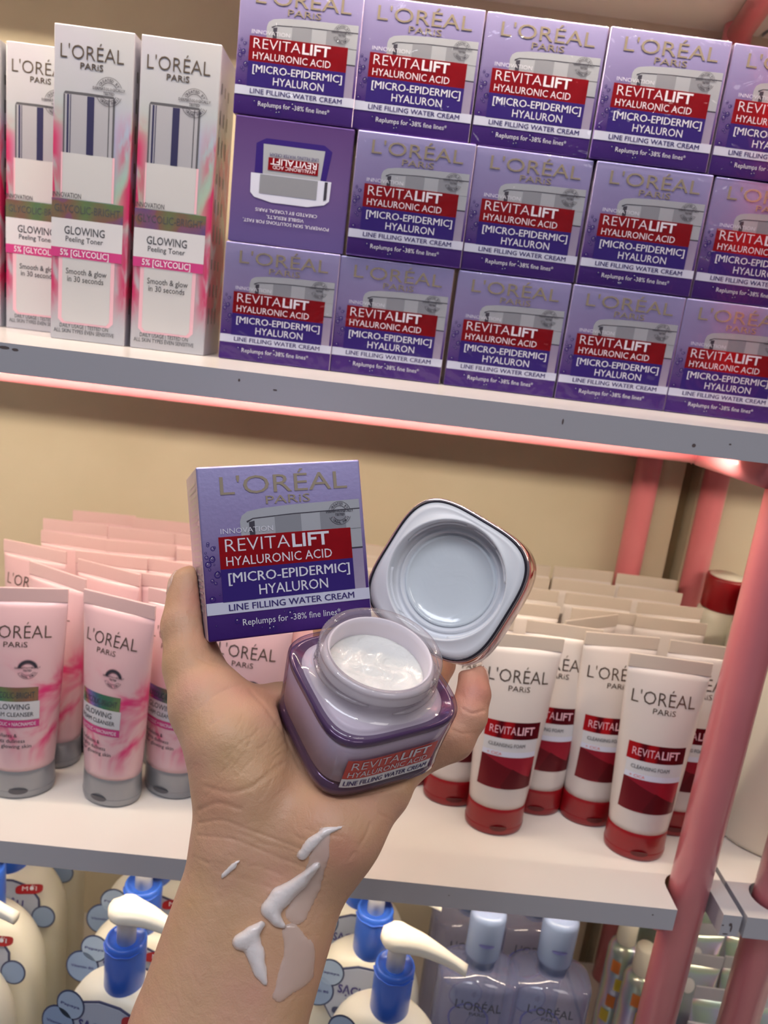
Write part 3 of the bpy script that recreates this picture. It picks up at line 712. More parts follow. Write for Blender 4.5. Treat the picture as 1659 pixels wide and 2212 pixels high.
# ------------------------------------------------------------------ pump bottles
def pump():
    root = empty('pump_bottle'); zt = .191
    prof = [(.93, 0), (.985, .002), (1, .006), (1, .08), (1, .135)]
    g = G(); A, B_ = .0440, .0245; rings = [sup(A*s_, B_*s_, 3.2, z, 64) for s_, z in prof]
    for t in np.linspace(.08, 1, 12):
        q = math.sqrt(max(0, 1-t*t)); s_ = .30+.70*q**.8 if t < 1 else .30
        rings.append(sup(A*(.30+.70*math.sqrt(max(0, 1-t**2.2))), B_*(.46+.54*math.sqrt(max(0, 1-t**2.2))), 3.2-1.2*t, .135+.056*t, 64))
    g.loft(rings); link('body', g.mesh(), MT['bottle_white'], root)
    g = G(); lathe(g, [(.0135, zt-.003), (.0140, zt-.001), (.0142, zt+.029), (.0142, zt+.0345), (.0136, zt+.0362), (.0122, zt+.0366), (.0118, zt+.0345), (.0062, zt+.0338), (.0060, zt+.0338)], 40)
    co = link('collar', g.mesh(), MT['pump_blue'], root)
    g = G(); pipe(g, [(.0146*math.cos(a_), .0146*math.sin(a_), zt+.0318+.0004*math.sin(a_*9)) for a_ in np.linspace(PI*1.06, PI*1.94, 22)], .0006, 8); link('collar_ridge', g.mesh(), MT['pump_blue'], co)
    g = G(); lathe(g, [(.0066, zt+.030), (.0066, zt+.052), (.0072, zt+.054)], 28); link('stem', g.mesh(), MT['pump_white'], root)
    g = G(); secs = []
    for t in np.linspace(0, 1, 22):
        x = -.0125+.062*t; wy_ = .0128*math.sqrt(max(0.02, 1-((t-.2)/.215)**2)) if t < .2 else max(.0042, .0128*(1-.95*(t-.2)**.75)); hz = .0072 if t < .35 else .0072-.0030*(t-.35)/.65
        if t < .06: hz *= .6
        zc = zt+.0585-.010*max(0, t-.45)**1.3*2.0
        secs.append([(x, wy_*math.copysign(abs(math.cos(a_))**.8, math.cos(a_)), zc+hz*.8*math.copysign(abs(math.sin(a_))**.8, math.sin(a_))) for a_ in np.linspace(0, 2*PI, 24, endpoint=False)])
    g.loft(secs); link('pump_head', g.mesh(), MT['pump_white'], root)
    # bubble shaped neck tag
    tg = empty('neck_tag', (0, -.0262, .160)); tg.parent = root; tg.rotation_euler = (R_(-8), 0, 0)
    def shape(k, y, mi):
        pts = [(-.026-k, .016), (-.018, .026+k), (-.006, .0300+k), (.010, .0300+k), (.024, .0255+k), (.031+k, .016), (.032+k, .004), (.020+k*.5, -.016-k), (.006, -.030-k), (-.006, -.030-k), (-.022-k*.6, -.012-k*.6), (-.030-k, .0)]
        n = len(pts); g.add([(x, y, z) for x, z in pts]+[(x, y+.0010, z) for x, z in pts], [tuple(range(n)), tuple(range(2*n-1, n-1, -1))]+[(i, i+n, (i+1) % n+n, (i+1) % n) for i in range(n)], mi)
    g = G(); shape(.0014, 0, 0); shape(0, -.0004, 1); link('tag_card', g.mesh(mats=[MT['tag_dark'], MT['tag_grey']]), None, tg, False)
    for (cx, cz, r_, mt, s_) in ((-.0265, .0225, .0098, 'tag_pale', 'Papaya'), (-.0345, .0065, .0118, 'tag_blue', 'Vitamin B5'), (.0365, .002, .0085, 'tag_blue', '')):
        g = G(); g.disc(cx, cz, r_+.0012, -.0006, 32, mi=0); g.disc(cx, cz, r_, -.0009, 32, mi=1)
        if s_: text(g, s_, cx-r_*.75, cx+r_*.75, cz-.0008, .0018, .01, -.0011, 2)
        link('bubble', g.mesh(mats=[MT['tag_dark'], MT[mt], MT['navy_ink']]), None, tg, False)
    g = G(); pts = [(.024+.011*math.copysign(abs(math.cos(a_))**.6, math.cos(a_)), .0255+.0042*math.copysign(abs(math.sin(a_))**.6, math.sin(a_))+.002*math.cos(a_)) for a_ in np.linspace(0, 2*PI, 28, endpoint=False)]
    g.poly(pts, -.0012, 0); text(g, 'MỚI', .0185, .0300, .0238, .0036, .02, -.0014, 1, dz=.001); link('badge', g.mesh(mats=[MT['red_badge'], MT['white_ink']]), None, tg, False)
    g = G(); text(g, 'SẠCH SÂU', -.019, .020, .0085, .0064, .02, -.0009); text(g, 'Dịu nhẹ', -.013, .010, .0010, .0040, -.01, -.0009, italic=.3)
    text(g, 'cho da nhạy cảm', -.008, .008, -.0225, .0018, 0, -.0009); link('tag_lettering', g.mesh(), MT['navy_ink'], tg, False)
    g = G(); pts = [(.000+.0215*math.copysign(abs(math.cos(a_))**.35, math.cos(a_)), -.0065+.0033*math.copysign(abs(math.sin(a_))**.6, math.sin(a_))) for a_ in np.linspace(0, 2*PI, 28, endpoint=False)]
    g.poly(pts, -.0009, 0); text(g, 'DA DẦU', -.011, .013, -.0086, .0042, .02, -.0011, 1); link('dark_pill', g.mesh(mats=[MT['tag_dark'], MT['blush']]), None, tg, False)
    # front panel with the lime and navy swoosh
    g = G(); v = []
    for j in range(9):
        for i in range(17):
            x = -.030+.060*i/16; z = .012+.108*j/8-(.012*((i/16-.5)*2)**4 if j == 8 else 0); v.append((x, -B_*(1-abs(x/A)**3.2)**(1/3.2)-.0003, z))
    g.add(v, [(j*17+i, j*17+i+1, (j+1)*17+i+1, (j+1)*17+i) for j in range(8) for i in range(16)]); link('front_panel', g.mesh(), MT['panel_grey'], root)
    g = G(); g.disc(-.020, .080, .0085, -.0248, 24, .013, 0); g.disc(-.018, .0835, .0080, -.0251, 24, .011, 1); link('swoosh_print', g.mesh(mats=[MT['lime'], MT['navy_ink']]), None, root, False)
    return root
pp = pump()
BZ = -.6278
spots = [(-.1045, -.0560, 'white pump bottle with blue collar, front, left of the forearm'), (-.1085, -.0030, 'white pump bottle second in its row, behind the one left of the forearm'),
         (-.1130, .0480, 'white pump bottle third in its row, left of the forearm, mostly hidden'),
         (-.2270, -.0560, 'white pump bottle at the left edge of the picture, nearest'), (-.2290, -.0030, 'white pump bottle at the left edge, second from the front'),
         (-.2330, .0480, 'white pump bottle at the left edge, third from the front'), (-.2370, .1000, 'white pump bottle at the left edge, fourth from the front'),
         (.0850, -.0560, 'white pump bottle with blue collar, front, right of the forearm'), (.0705, -.0045, 'white pump bottle second in its row, right of the forearm'),
         (.0600, .0480, 'white pump bottle third in its row, right of the forearm')]
for i, (x, y, lab) in enumerate(spots):
    o = pp if i == 0 else copy_tree(pp); o.location = (x, y, BZ); o.rotation_euler = (0, 0, R_((-14, -6, 0, -8, -4, 2, 0, -16, -8, 0)[i])); tag(o, lab, 'bottle', 'white pump bottles on the lowest shelf')

# ------------------------------------------------------------------ clear blue bottles
def micellar():
    root = empty('micellar_bottle')
    g = G(); A, B_ = .0310, .0215; rings = [sup(A*s_, B_*s_, 3, z, 56) for s_, z in ((.92, 0), (.99, .002), (1, .006), (1, .196))]
    for t in np.linspace(.1, 1, 9): rings.append(sup(A*(1-.62*t**1.6), B_*(1-.42*t**1.6), 3-t, .196+.010*t**.7, 56))
    g.loft(rings); link('body', g.mesh(), MT['micellar'], root)
    g = G(); lathe(g, [(.0108, .203), (.0104, .2115), (.0125, .2125), (.0132, .216), (.0134, .247), (.0128, .2505), (.0100, .252)], 36, sy=.95); cp = link('cap', g.mesh(), MT['micellar_cap'], root)
    g = G(); g.disc(0, .2300, .0058, -.0131, 20, .0016); g.v = [(x, -.0128*math.sqrt(1-(x/.0134)**2)-.0002, z) for x, y, z in g.v]; link('thumb_notch', g.mesh(), MT['ring_print'], cp)
    Y = lambda x: -B_*(1-min(1, abs(x/A))**3)**(1/3)-.0003
    def onb(g, e_=0): g.v = [(x, Y(x)-e_, z) for x, y, z in g.v]; return g
    g = G(); text(g, LOGO, -.017, .017, .181, .0075, 0.); text(g, LOGO2, -.006, .006, .1765, .003); link('dark_lettering', onb(g).mesh(), MT['dark_ink'], root, False)
    g = G()
    for cx, cz, r_ in ((-.006, .172, .0150), (.002, .138, .0140), (.016, .110, .010), (-.016, .095, .008)): g.ring(cx, cz, r_*.92, r_, 0, 36)
    link('bubble_print', onb(g).mesh(), MT['ring_print'], root, False)
    g = G(); g.disc(.002, .138, .0128, 0, 30); link('pale_spot', onb(g, -.0001).mesh(), MT['tag_pale'], root, False)
    return root
mp = micellar()
for i, (x, y, lab) in enumerate(((.1530, -.0230, 'clear blue bottle with frosted cap, front left of the pair'), (.2080, -.0220, 'clear blue bottle with frosted cap, front right of the pair'),
                                (.1520, .0330, 'clear blue bottle behind the front left one'), (.2060, .0350, 'clear blue bottle behind the front right one'))):
    o = mp if i == 0 else copy_tree(mp); o.location = (x, y, BZ); o.rotation_euler = (0, 0, R_((-3, -5, 2, 0)[i])); tag(o, lab, 'bottle', 'clear blue bottles on the lowest shelf')

# ------------------------------------------------------------------ shiny crimped tubes, right rack
def holo_tube():
    root = empty('gel_tube'); h = .158; g = G()
    def ab(z):
        t = min(max((z-.02)/(h-.012-.02), 0), 1); return .019+.008*t, max(.0155*(1-t**1.8)**.8, .0006)
    g.loft([[(ab(z)[0]*math.cos(2*PI*i/40), ab(z)[1]*math.sin(2*PI*i/40), z) for i in range(40)] for z in np.linspace(.018, h-.012, 18)]); link('body', g.mesh(), MT['holo_pale'], root)
    g = G(); lathe(g, [(.0185, 0), (.0195, .001), (.0195, .018), (.017, .019)], 32, sy=.82); link('cap', g.mesh(), MT['bottle_white'], root)
    g = G(); g.box(-.027, .027, -.0008, .0008, h-.0125, h); bevel(link('crimp', g.mesh(), MT['chrome_print'], root, False), .0004)
    g = G(); g.disc(0, .128, .0058, 0, 24, .0070); g.v = [(x, -ab(z)[1]*math.sqrt(1-(x/ab(z)[0])**2)-.0004, z) for x, y, z in g.v]; link('pale_spot', g.mesh(), MT['white_paper'], root, False)
    g = G(); g.disc(.0195, .126, .0050, 0, 20); g.v = [(x, -.0075, z) for x, y, z in g.v]; g.ring(.0195, .126, .0022, .0028, -.0078, 16, .5, 4, 1); g.ring(.0195, .126, .0036, .0042, -.0078, 16, 2, 6, 1)
    link('green_badge', g.mesh(mats=[MT['green_badge'], MT['tag_dark']]), None, root, False)
    return root
ht = holo_tube(); k = 0
for c_, xs in enumerate((.358, .414)):
    for r_ in range(5):
        o = ht if k == 0 else copy_tree(ht); k += 1
        o.location = (xs+(.014 if r_ % 2 else -.004)+.003*r_, -.015+.037*r_, BZ); o.rotation_euler = (0, 0, R_(rnd.uniform(-6, 4)))
        tag(o, 'shiny holographic tube on the lowest right shelf, %s column, %s from the front' % (('left', 'right')[c_], ORD[r_]), 'tube', 'holographic tubes on the lowest right shelf')
def spray():
    root = empty('toner_bottle'); g = G(); lathe(g, [(.0125, 0), (.0140, .002), (.0140, .118), (.012, .124), (.0065, .128)], 32); link('body', g.mesh(), MT['holo_pale'], root)
    g = G(); lathe(g, [(.0085, .127), (.0090, .128), (.0088, .152), (.0075, .154)], 28); link('cap', g.mesh(), MT['bottle_white'], root)
    g = G()
    for z, mi, dx in ((.100, 0, -.002), (.082, 1, .004), (.062, 0, 0), (.044, 1, -.003), (.028, 0, .002)): g.rect(dx-.0045, dx+.0035, z, z+.013, 0, 4, 1, mi)
    g.v = [(x, -math.sqrt(.0141**2-x*x)-.0002, z) for x, y, z in g.v]; link('coloured_print', g.mesh(mats=[MT['orange'], MT['yellow']]), None, root, False)
    return root
sp_ = spray()
for i, (x, y, lab) in enumerate(((.318, .100, 'slim clear bottle with orange print, furthest of the three by the back post'), (.322, .066, 'slim clear bottle with orange print, middle of the three'), (.327, .032, 'slim clear bottle with orange print, nearest behind the pink post'))):
    o = sp_ if i == 0 else copy_tree(sp_); o.location = (x, y, BZ); o.rotation_euler = (0, 0, -.5+.3*i); tag(o, lab, 'bottle', 'slim printed bottles on the lowest right shelf')

# ------------------------------------------------------------------ things in the hand
def rodr(v):
    t = float(np.linalg.norm(v)); k = np.array(v)/t; K = np.array([[0,-k[2],k[1]],[k[2],0,-k[0]],[-k[1],k[0],0]])
    return np.eye(3)+math.sin(t)*K+(1-math.cos(t))*K@K
def cam_pt(px, py, d): return CAM+BASIS@np.array([(px-829.5)/F*d, -(py-1106)/F*d, -d])
def pose(rv, px, py, d, fix=None):
    Rm = BASIS@rodr(rv)
    if fix is not None: Rm = Rm@fix
    c = cam_pt(px, py, d); m_ = Matrix.Identity(4)
    for i in range(3):
        for j in range(3): m_[i][j] = float(Rm[i][j])
        m_[i][3] = float(c[i])
    return m_, Rm, c
# local frame of the fitted box is x right, y up, z to the viewer; the carton mesh has y away, z up
FIX = np.array([[1,0,0],[0,0,1],[0,-1,0]], float)
mB, RB, cB = pose((-.0464, .3292, .0761), 619.6, 1182.8, .3318, FIX)
hc = carton(H, False); hc.name = 'cream_carton'
off = Matrix.Translation((-W/2, 0, -H/2)); hc.matrix_world = mB@off
tag(hc, 'purple foil cream carton held upright by the thumb', 'carton')
g = G()
for k in range(22):
    z = .012+k*.0026; g.add([(-.0002, .006, z), (-.0002, .006, z+.0009), (-.0002, .040-(k*7 % 5)*.002, z+.0009), (-.0002, .040-(k*7 % 5)*.002, z)], [(0,1,2,3)])
link('side_print', g.mesh(), MT['chrome_print'], hc, False)

# --- open jar
mJ, RJ, cJ = pose((-.9346, .4542, .3233), 767.1, 1583.9, .3214)
JA, JB_, JH, JR, JT = .0296, .0286, .0336, .0245, .0484
jar = empty('cream_jar'); jar.matrix_world = mJ; tag(jar, 'open square glass jar with purple base resting on the palm', 'jar')
g = G(); rings = []
for s_, z in ((JB_*.90, 0), (JB_*.975, .0008), (JB_*1.01, .0022), (JB_*1.005, .0045), (JB_*1.0, .0065), (JB_*1.005, .012), (JA*.99, .024), (JA*1.0, JH-.003), (JA*.995, JH-.0012), (JA*.975, JH), (JA*.94, JH+.0006)):
    rings.append(sup(s_, s_, 4.5, z, 96))
for t, z in ((.5, JH+.0006), (1, JH+.0010)): rings.append(sup(JA*.94*(1-t)+.0262*t, JA*.94*(1-t)+.0262*t, 4.5-2.5*t, z, 96))
g.loft(rings, True, False); link('glass_body', g.mesh(), MT['jar_glass'], jar)
g = G(); N = 96
prof = [(.0262, JH+.001), (.0240, JH+.0022), (.0232, JH+.005), (.0236, JH+.0075), (.0246, JH+.0085), (.0247, JH+.0095), (.0237, JH+.0105), (.0238, JT-.0030), (.0246, JT-.0018), (.0246, JT-.0006), (.0238, JT), (.0222, JT+.0001), (.0212, JT-.0008), (.0209, JT-.003)]
lathe(g, prof, N, cap=False); nk = link('neck', g.mesh(), MT['neck_glass'], jar)
g = G()
for a0 in (.3, 2.4, 4.5): pipe(g, [(.0240*math.cos(a0+t), .0240*math.sin(a0+t), JH+.0045+.0016*t) for t in np.linspace(0, 1.7, 22)], [.0004+.0006*min(1, i/3, (21-i)/3) for i in range(22)], 8)
link('thread', g.mesh(), MT['neck_glass'], nk)
g = G(); ci = .0040     # white inner cup, seen through the glass
rings = [sup(JB_-.0042, JB_-.0042, 4.2, .0064, 96), sup(JB_-.0012, JB_-.0012, 4.5, .0078, 96), sup(JA-.0011, JA-.0011, 4.5, JH-.0052, 96), sup(JA-.0018, JA-.0018, 4.5, JH-.0046, 96), sup(JA-.0046, JA-.0046, 3.8, JH-.0046, 96), sup(JA-.0049, JA-.0049, 3.8, JH-.0020, 96)]
for t, z in ((.4, JH-.0012), (1., JH-.0004)): rings.append(sup((JA-.0054)*(1-t)+.0236*t, (JA-.0054)*(1-t)+.0236*t, 3.8-1.8*t, z, 96))
for r_, z in ((.0228, JH+.0012), (.0224, JH+.004), (.0222, JT-.0045), (.0208, JT-.0022), (.0200, JT-.0024), (.0198, JT-.005), (.0196, JT-.014), (.0190, JT-.024)): rings.append(sup(r_, r_, 2, z, 96))
g.loft(rings, True, True); link('inner_cup', g.mesh(), MT['cup'], jar)
g = G(); g.loft([sup(JB_-.0010, JB_-.0010, 4.5, .0008, 96), sup(JB_-.0002, JB_-.0002, 4.5, .0022, 96), sup(JB_-.0004, JB_-.0004, 4.5, .0050, 96), sup(JB_-.0024, JB_-.0024, 4.4, .0062, 96)]); link('tinted_base', g.mesh(), MT['jar_tint'], jar)
g = G(); g.loft([sup(q, q, n_, z, 96) for q, n_, z in ((JA-.0009, 4.5, JH-.0046), (JA-.0008, 4.5, JH-.0026), (JA-.0014, 4.4, JH-.0016), (JA-.0024, 4.2, JH-.0022), (JA-.0046, 3.8, JH-.0034))], False, False); link('tinted_shoulder', g.mesh(), MT['jar_tint'], jar)
# label on the -y face
def jy(x, z): q = JB_+(JA-JB_)*min(1, z/.024); return -(q*(1-min(1, abs(x/q))**4.5)**(1/4.5))-.0002
def onj(g, e_=0.): g.v = [(x, jy(x, z)-e_, z) for x, y, z in g.v]; return g
lx, lz = -.0025, .0072
g = G(); g.rect(lx-.0195, lx+.0195, lz+.0052, lz+.0160, 0, 24, 2); link('red_label', onj(g).mesh(), MT['red_facets'] if False else mat('jar_label_red', (.60, .07, .065), .3, .2), jar, False)
g = G(); g.rect(lx-.0195, lx+.0195, lz, lz+.0051, 0, 24, 2); link('white_label', onj(g).mesh(), mat('jar_label_white', (.88, .88, .92), .35), jar, False)
g = G(); text(g, 'REVITA', lx-.0175, lx+.0025, lz+.0106, .0043, -.008); text(g, 'LIFT', lx+.0032, lx+.0165, lz+.0106, .0043, .02); text(g, 'HYALURONIC ACID', lx-.0180, lx+.0165, lz+.0063, .0030, .002)
link('white_lettering', onj(g, .0002).mesh(), MT['white_ink'], jar, False)
g = G(); text(g, 'LINE FILLING WATER CREAM', lx-.0185, lx+.0180, lz+.0012, .0027, .05); link('navy_lettering', onj(g, .0002).mesh(), MT['navy_ink'], jar, False)
# cream in the jar
g = G(); rr = random.Random(5); zc = JT-.0125; n1, n2_ = 26, 72; v = [(0, 0, zc-.001)]
for i in range(1, n1+1):
    r_ = .0196*i/n1
    for j in range(n2_):
        a_ = 2*PI*j/n2_; x, y = r_*math.cos(a_), r_*math.sin(a_)
        h_ = .0010*math.sin(x*420+1.5*math.sin(y*300))*math.sin(y*350+1)*max(0, 1-(r_/.0165)**2)+.0016*(r_/.0196)**6-.0015*math.exp(-((x-.002)**2+(y+.004)**2)/.00006)
        v.append((x, y, zc+h_))
f_ = [(0, 1+j, 1+(j+1) % n2_) for j in range(n2_)]+[(1+(i-1)*n2_+j, 1+i*n2_+j, 1+i*n2_+(j+1) % n2_, 1+(i-1)*n2_+(j+1) % n2_) for i in range(1, n1) for j in range(n2_)]
g.add(v, f_); bt = [(x*.98, y*.98, zc-.008) for x, y, z in v[-n2_:]]; nb = len(g.v); g.add(bt, [tuple(range(n2_))[::-1]]); g.f += [(nb-n2_+j, nb+j, nb+(j+1) % n2_, nb-n2_+(j+1) % n2_) for j in range(n2_)]; g.mi += [0]*n2_
cr_ = link('cream', g.mesh(), MT['cream'], None); cr_.matrix_world = mJ; tag(cr_, 'glossy white gel cream filling the open jar', 'cream')

# --- lid, opening towards the viewer
mL, RL, cL = pose((-.27, -.16, 1.01), 963, 1251, .349)
LA = .0322; lid = empty('jar_lid'); lid.matrix_world = mL; tag(lid, 'square jar lid with rose chrome side, its white threaded inside facing the viewer', 'lid')
g = G(); rings = [sup(s_, s_, n_, z, 96) for s_, n_, z in ((LA-.0006, 3.6, -.0002), (LA+.0002, 3.6, .0), (LA+.0006, 3.6, -.0006), (LA+.0013, 3.7, -.012), (LA+.0018, 3.8, -.0195), (LA+.0012, 3.8, -.0215), (LA-.002, 3.8, -.0222))]
g.loft(rings, False, True); link('shell', g.mesh(), MT['rose_chrome'], lid)
g = G(); rings = [sup(LA-.0003, LA-.0003, 3.6, .0001, 96), sup(LA-.0003, LA-.0003, 3.6, .0004, 96), sup(LA-.0012, LA-.0012, 3.6, .0004, 96), sup(LA-.0012, LA-.0012, 3.6, .0001, 96)]
g.loft(rings, False, False); link('gap_shade', g.mesh(), MT['lid_gap'], lid)  # dark ring drawn for the shaded gap between liner and shell
g = G(); LR = .0272
rings = [sup(LA-.0011, LA-.0011, 3.6, -.0010, 96), sup(LA-.0011, LA-.0011, 3.6, .0002, 96), sup(LA-.0035, LA-.0035, 3.4, .0003, 96)]
for r_, z in ((LR+.0012, .0002), (LR+.0006, .0008), (LR, .0004), (LR-.0003, -.003), (LR-.0006, -.0105), (LR-.0028, -.0112), (LR-.0034, -.0095), (LR-.0042, -.0090), (LR-.0048, -.0112), (.0208, -.0118)): rings.append(sup(r_, r_, 2, z, 96))
g.loft(rings, False, False); link('liner', g.mesh(), MT['liner'], lid)
g = G()
for a0 in (.2, 1.9, 3.7, 5.2): pipe(g, [((LR-.0006)*math.cos(a0+t), (LR-.0006)*math.sin(a0+t), -.0030-.0022*t) for t in np.linspace(0, 1.15, 20)], .0008, 8)
link('thread', g.mesh(), MT['liner'], lid)
g = G(); rings = [sup(r_, r_, 2, z, 72) for r_, z in ((.0216, -.0118), (.0214, -.0104), (.0206, -.0100), (.0200, -.0104), (.0192, -.0112), (.0120, -.0109), (.0040, -.0111))]
g.loft(rings, False, True); link('seal_disc', g.mesh(), MT['seal_disc'], lid)

# ------------------------------------------------------------------ the hand (smooth distance-field skin)
STEP = .00125
chains = [  # (px, py, depth, radius in px) ; blend width
 ([(512,1850,.304,96),(393,2212,.288,108),(250,2640,.262,128),(-142,3815,.210,181)], .012),
 ([(680,1850,.304,86),(561,2212,.288,100),(440,2640,.262,118),(109,3815,.210,162)], .012),
 ([(596,1850,.306,96),(477,2212,.290,108),(340,2640,.264,125),(-45,3815,.212,175)], .012),
 ([(520,1800,.304,93),(500,1605,.312,98),(452,1520,.322,86),(417,1440,.331,60)], .010),     # thenar
 ([(417,1440,.331,58),(403,1352,.340,53),(411,1268,.349,46)], .005),                        # thumb
 ([(560,1700,.305,80),(545,1590,.318,72)], .012),
 ([(520,1548,.330,56),(600,1528,.336,52),(700,1530,.342,60)], .010),                          # web
 ([(570,1780,.310,76),(700,1535,.342,62)], .012),
 ([(610,1780,.312,80),(750,1565,.340,64)], .012),
 ([(650,1780,.310,82),(800,1602,.334,62)], .012),
 ([(690,1790,.304,84),(840,1645,.327,58)], .012),
 ([(728,1790,.301,88),(812,1695,.314,76),(850,1640,.324,62)], .010),                        # hypothenar
 ([(700,1850,.302,78),(728,1800,.300,84)], .010),
]
fingers = [
 [(845,1642,.327,58),(975,1592,.334,50),(1010,1545,.336,42),(1023,1500,.340,36),(1022,1464,.345,33)],  # little
 [(800,1602,.336,60),(905,1500,.374,48),(941,1432,.391,42),(932,1362,.394,36)],
 [(750,1565,.341,60),(832,1440,.382,46),(862,1350,.402,41),(852,1282,.404,36)],
 [(700,1535,.342,58),(722,1425,.384,46),(716,1335,.406,40),(704,1262,.409,36)],
]
def cc(px, py, d): return np.array([(px-829.5)/F*d, -(py-1106)/F*d, -d])
lo = np.array([-.165, -.372, -.425]); hi = np.array([.055, .0, -.165])
dims = ((hi-lo)/STEP).astype(int)+1
ax = [lo[i]+STEP*np.arange(dims[i]) for i in range(3)]
PX, PY, PZ_ = [a_.astype(np.float32) for a_ in np.meshgrid(*ax, indexing='ij')]
def cone(a_, b2, ra, rb):
    d = b2-a_; L = float(d@d)
    qx, qy, qz = PX-a_[0], PY-a_[1], PZ_-a_[2]
    t = np.clip((qx*d[0]+qy*d[1]+qz*d[2])/L, 0, 1)
    return np.sqrt((qx-t*d[0])**2+(qy-t*d[1])**2+(qz-t*d[2])**2)-(ra+(rb-ra)*t)
def smin(a_, b2, k): h = np.clip(.5+.5*(b2-a_)/k, 0, 1); return b2*(1-h)+a_*h-k*h*(1-h)
def smax(a_, b2, k): return -smin(-a_, -b2, k)
def chain_sdf(ch):
    f = None
    for (p, q) in zip(ch[:-1], ch[1:]):
        s_ = cone(cc(*p[:3]), cc(*q[:3]), p[3]*p[2]/F, q[3]*q[2]/F); f = s_ if f is None else np.minimum(f, s_) if False else smin(f, s_, .0022)
    return f
SK = None
for ch, k in chains:
    s_ = chain_sdf(ch); SK = s_ if SK is None else smin(SK, s_, k)
for ch in fingers:
    SK = smin(SK, chain_sdf(ch), .0055)
# the skin gives way to the carton and to the jar it carries
def to_local(Rm, c):
    Rl = (BASIS.T@Rm); o3 = BASIS.T@(c-CAM)
    qx, qy, qz = PX-o3[0], PY-o3[1], PZ_-o3[2]
    return [qx*Rl[0, i]+qy*Rl[1, i]+qz*Rl[2, i] for i in range(3)]
X, Y, Z = to_local(RJ, cJ)
jd = np.maximum((np.abs(X)**4+np.abs(Y)**4)**.25-(JB_+.0006+(JA-JB_)*np.clip(Z/.03, 0, 1)), np.maximum(-Z-.0004, Z-.06))
SK = smax(SK, -jd, .0018)
X, Y, Z = to_local(RB, cB)
bd_ = np.maximum(np.maximum(np.abs(X)-W/2-.0003, np.abs(Z)-H/2-.0003), np.maximum(-Y, Y-D-.0004))
SK = smax(SK, -bd_, .0015)
X, Y, Z = to_local(RL, cL)
ld = np.maximum((np.abs(X)**3.6+np.abs(Y)**3.6)**(1/3.6)-(LA+.0034), np.maximum(Z-.001, -Z-.0228)); SK = smax(SK, -ld, .0012)
del X, Y, Z, jd, bd_, ld

def surface_nets(f):
    nx, ny, nz = f.shape; neg = f < 0
    c = np.zeros((nx-1, ny-1, nz-1), np.int8); cor = [(i, j, k) for i in (0,1) for j in (0,1) for k in (0,1)]
    for i, j, k in cor: c += neg[i:nx-1+i, j:ny-1+j, k:nz-1+k]
    act = (c > 0) & (c < 8); idx = np.argwhere(act); vid = -np.ones(act.shape, np.int64); vid[act] = np.arange(len(idx))
    acc = np.zeros((len(idx), 3)); cnt = np.zeros(len(idx))
    for a_ in cor:
        for d in range(3):
            if a_[d]: continue
            b2 = list(a_); b2[d] = 1
            fa = f[idx[:,0]+a_[0], idx[:,1]+a_[1], idx[:,2]+a_[2]]; fb = f[idx[:,0]+b2[0], idx[:,1]+b2[1], idx[:,2]+b2[2]]
            m_ = (fa < 0) != (fb < 0); t = np.where(m_, fa/np.where(fa == fb, 1, fa-fb), 0)
            p = np.repeat(np.array([a_], float), len(idx), 0); p[:, d] += t
            acc[m_] += p[m_]; cnt[m_] += 1
    V = (idx+acc/cnt[:, None])
    Q = []
    for d in range(3):
        e1, e2 = (d+1) % 3, (d+2) % 3; sl0 = [slice(0, n-1) if i == d else slice(1, n-1) for i, n in enumerate(f.shape)]; sl1 = list(sl0); sl1[d] = slice(1, None)
        A_, B2 = neg[tuple(sl0)], neg[tuple(sl1)]; ch = np.argwhere(A_ != B2); sg = A_[tuple(ch.T)]
        base = ch.copy(); base[:, e1] += 1; base[:, e2] += 1
        def g_(o1, o2): q = base.copy(); q[:, e1] += o1; q[:, e2] += o2; return vid[tuple(q.T)]
        q = np.stack([g_(-1,-1), g_(0,-1), g_(0,0), g_(-1,0)], 1); q[~sg] = q[~sg][:, ::-1]; Q.append(q)
    return V, np.concatenate(Q)
def net_mesh(f, smooth_it=2):
    V, Q = surface_nets(f); P = lo+V*STEP
    # laplacian relax
    e = np.concatenate([Q[:, [0,1]], Q[:, [1,2]], Q[:, [2,3]], Q[:, [3,0]]]); deg = np.bincount(e.ravel(), minlength=len(P)).astype(float)
    for _ in range(smooth_it):
        for lam in (.5, -.45):
            S = np.stack([np.bincount(e[:,0], P[e[:,1], i], len(P))+np.bincount(e[:,1], P[e[:,0], i], len(P)) for i in range(3)], 1)/deg[:, None]
            P = P+lam*(S-P)
    Wp = CAM+P@BASIS.T
    me = bpy.data.meshes.new('m'); me.from_pydata(Wp.tolist(), [], Q.tolist()); me.update(); return me, P
SK[:, 0, :] = np.maximum(SK[:, 0, :], .001)
me, P = net_mesh(SK, 4)
o0 = bpy.data.objects.new('tmp', me); COL.objects.link(o0); md = o0.modifiers.new('s', 'SUBSURF'); md.levels = 1
dg = bpy.context.evaluated_depsgraph_get(); dg.update(); me2 = bpy.data.meshes.new_from_object(o0.evaluated_get(dg)); bpy.data.objects.remove(o0)
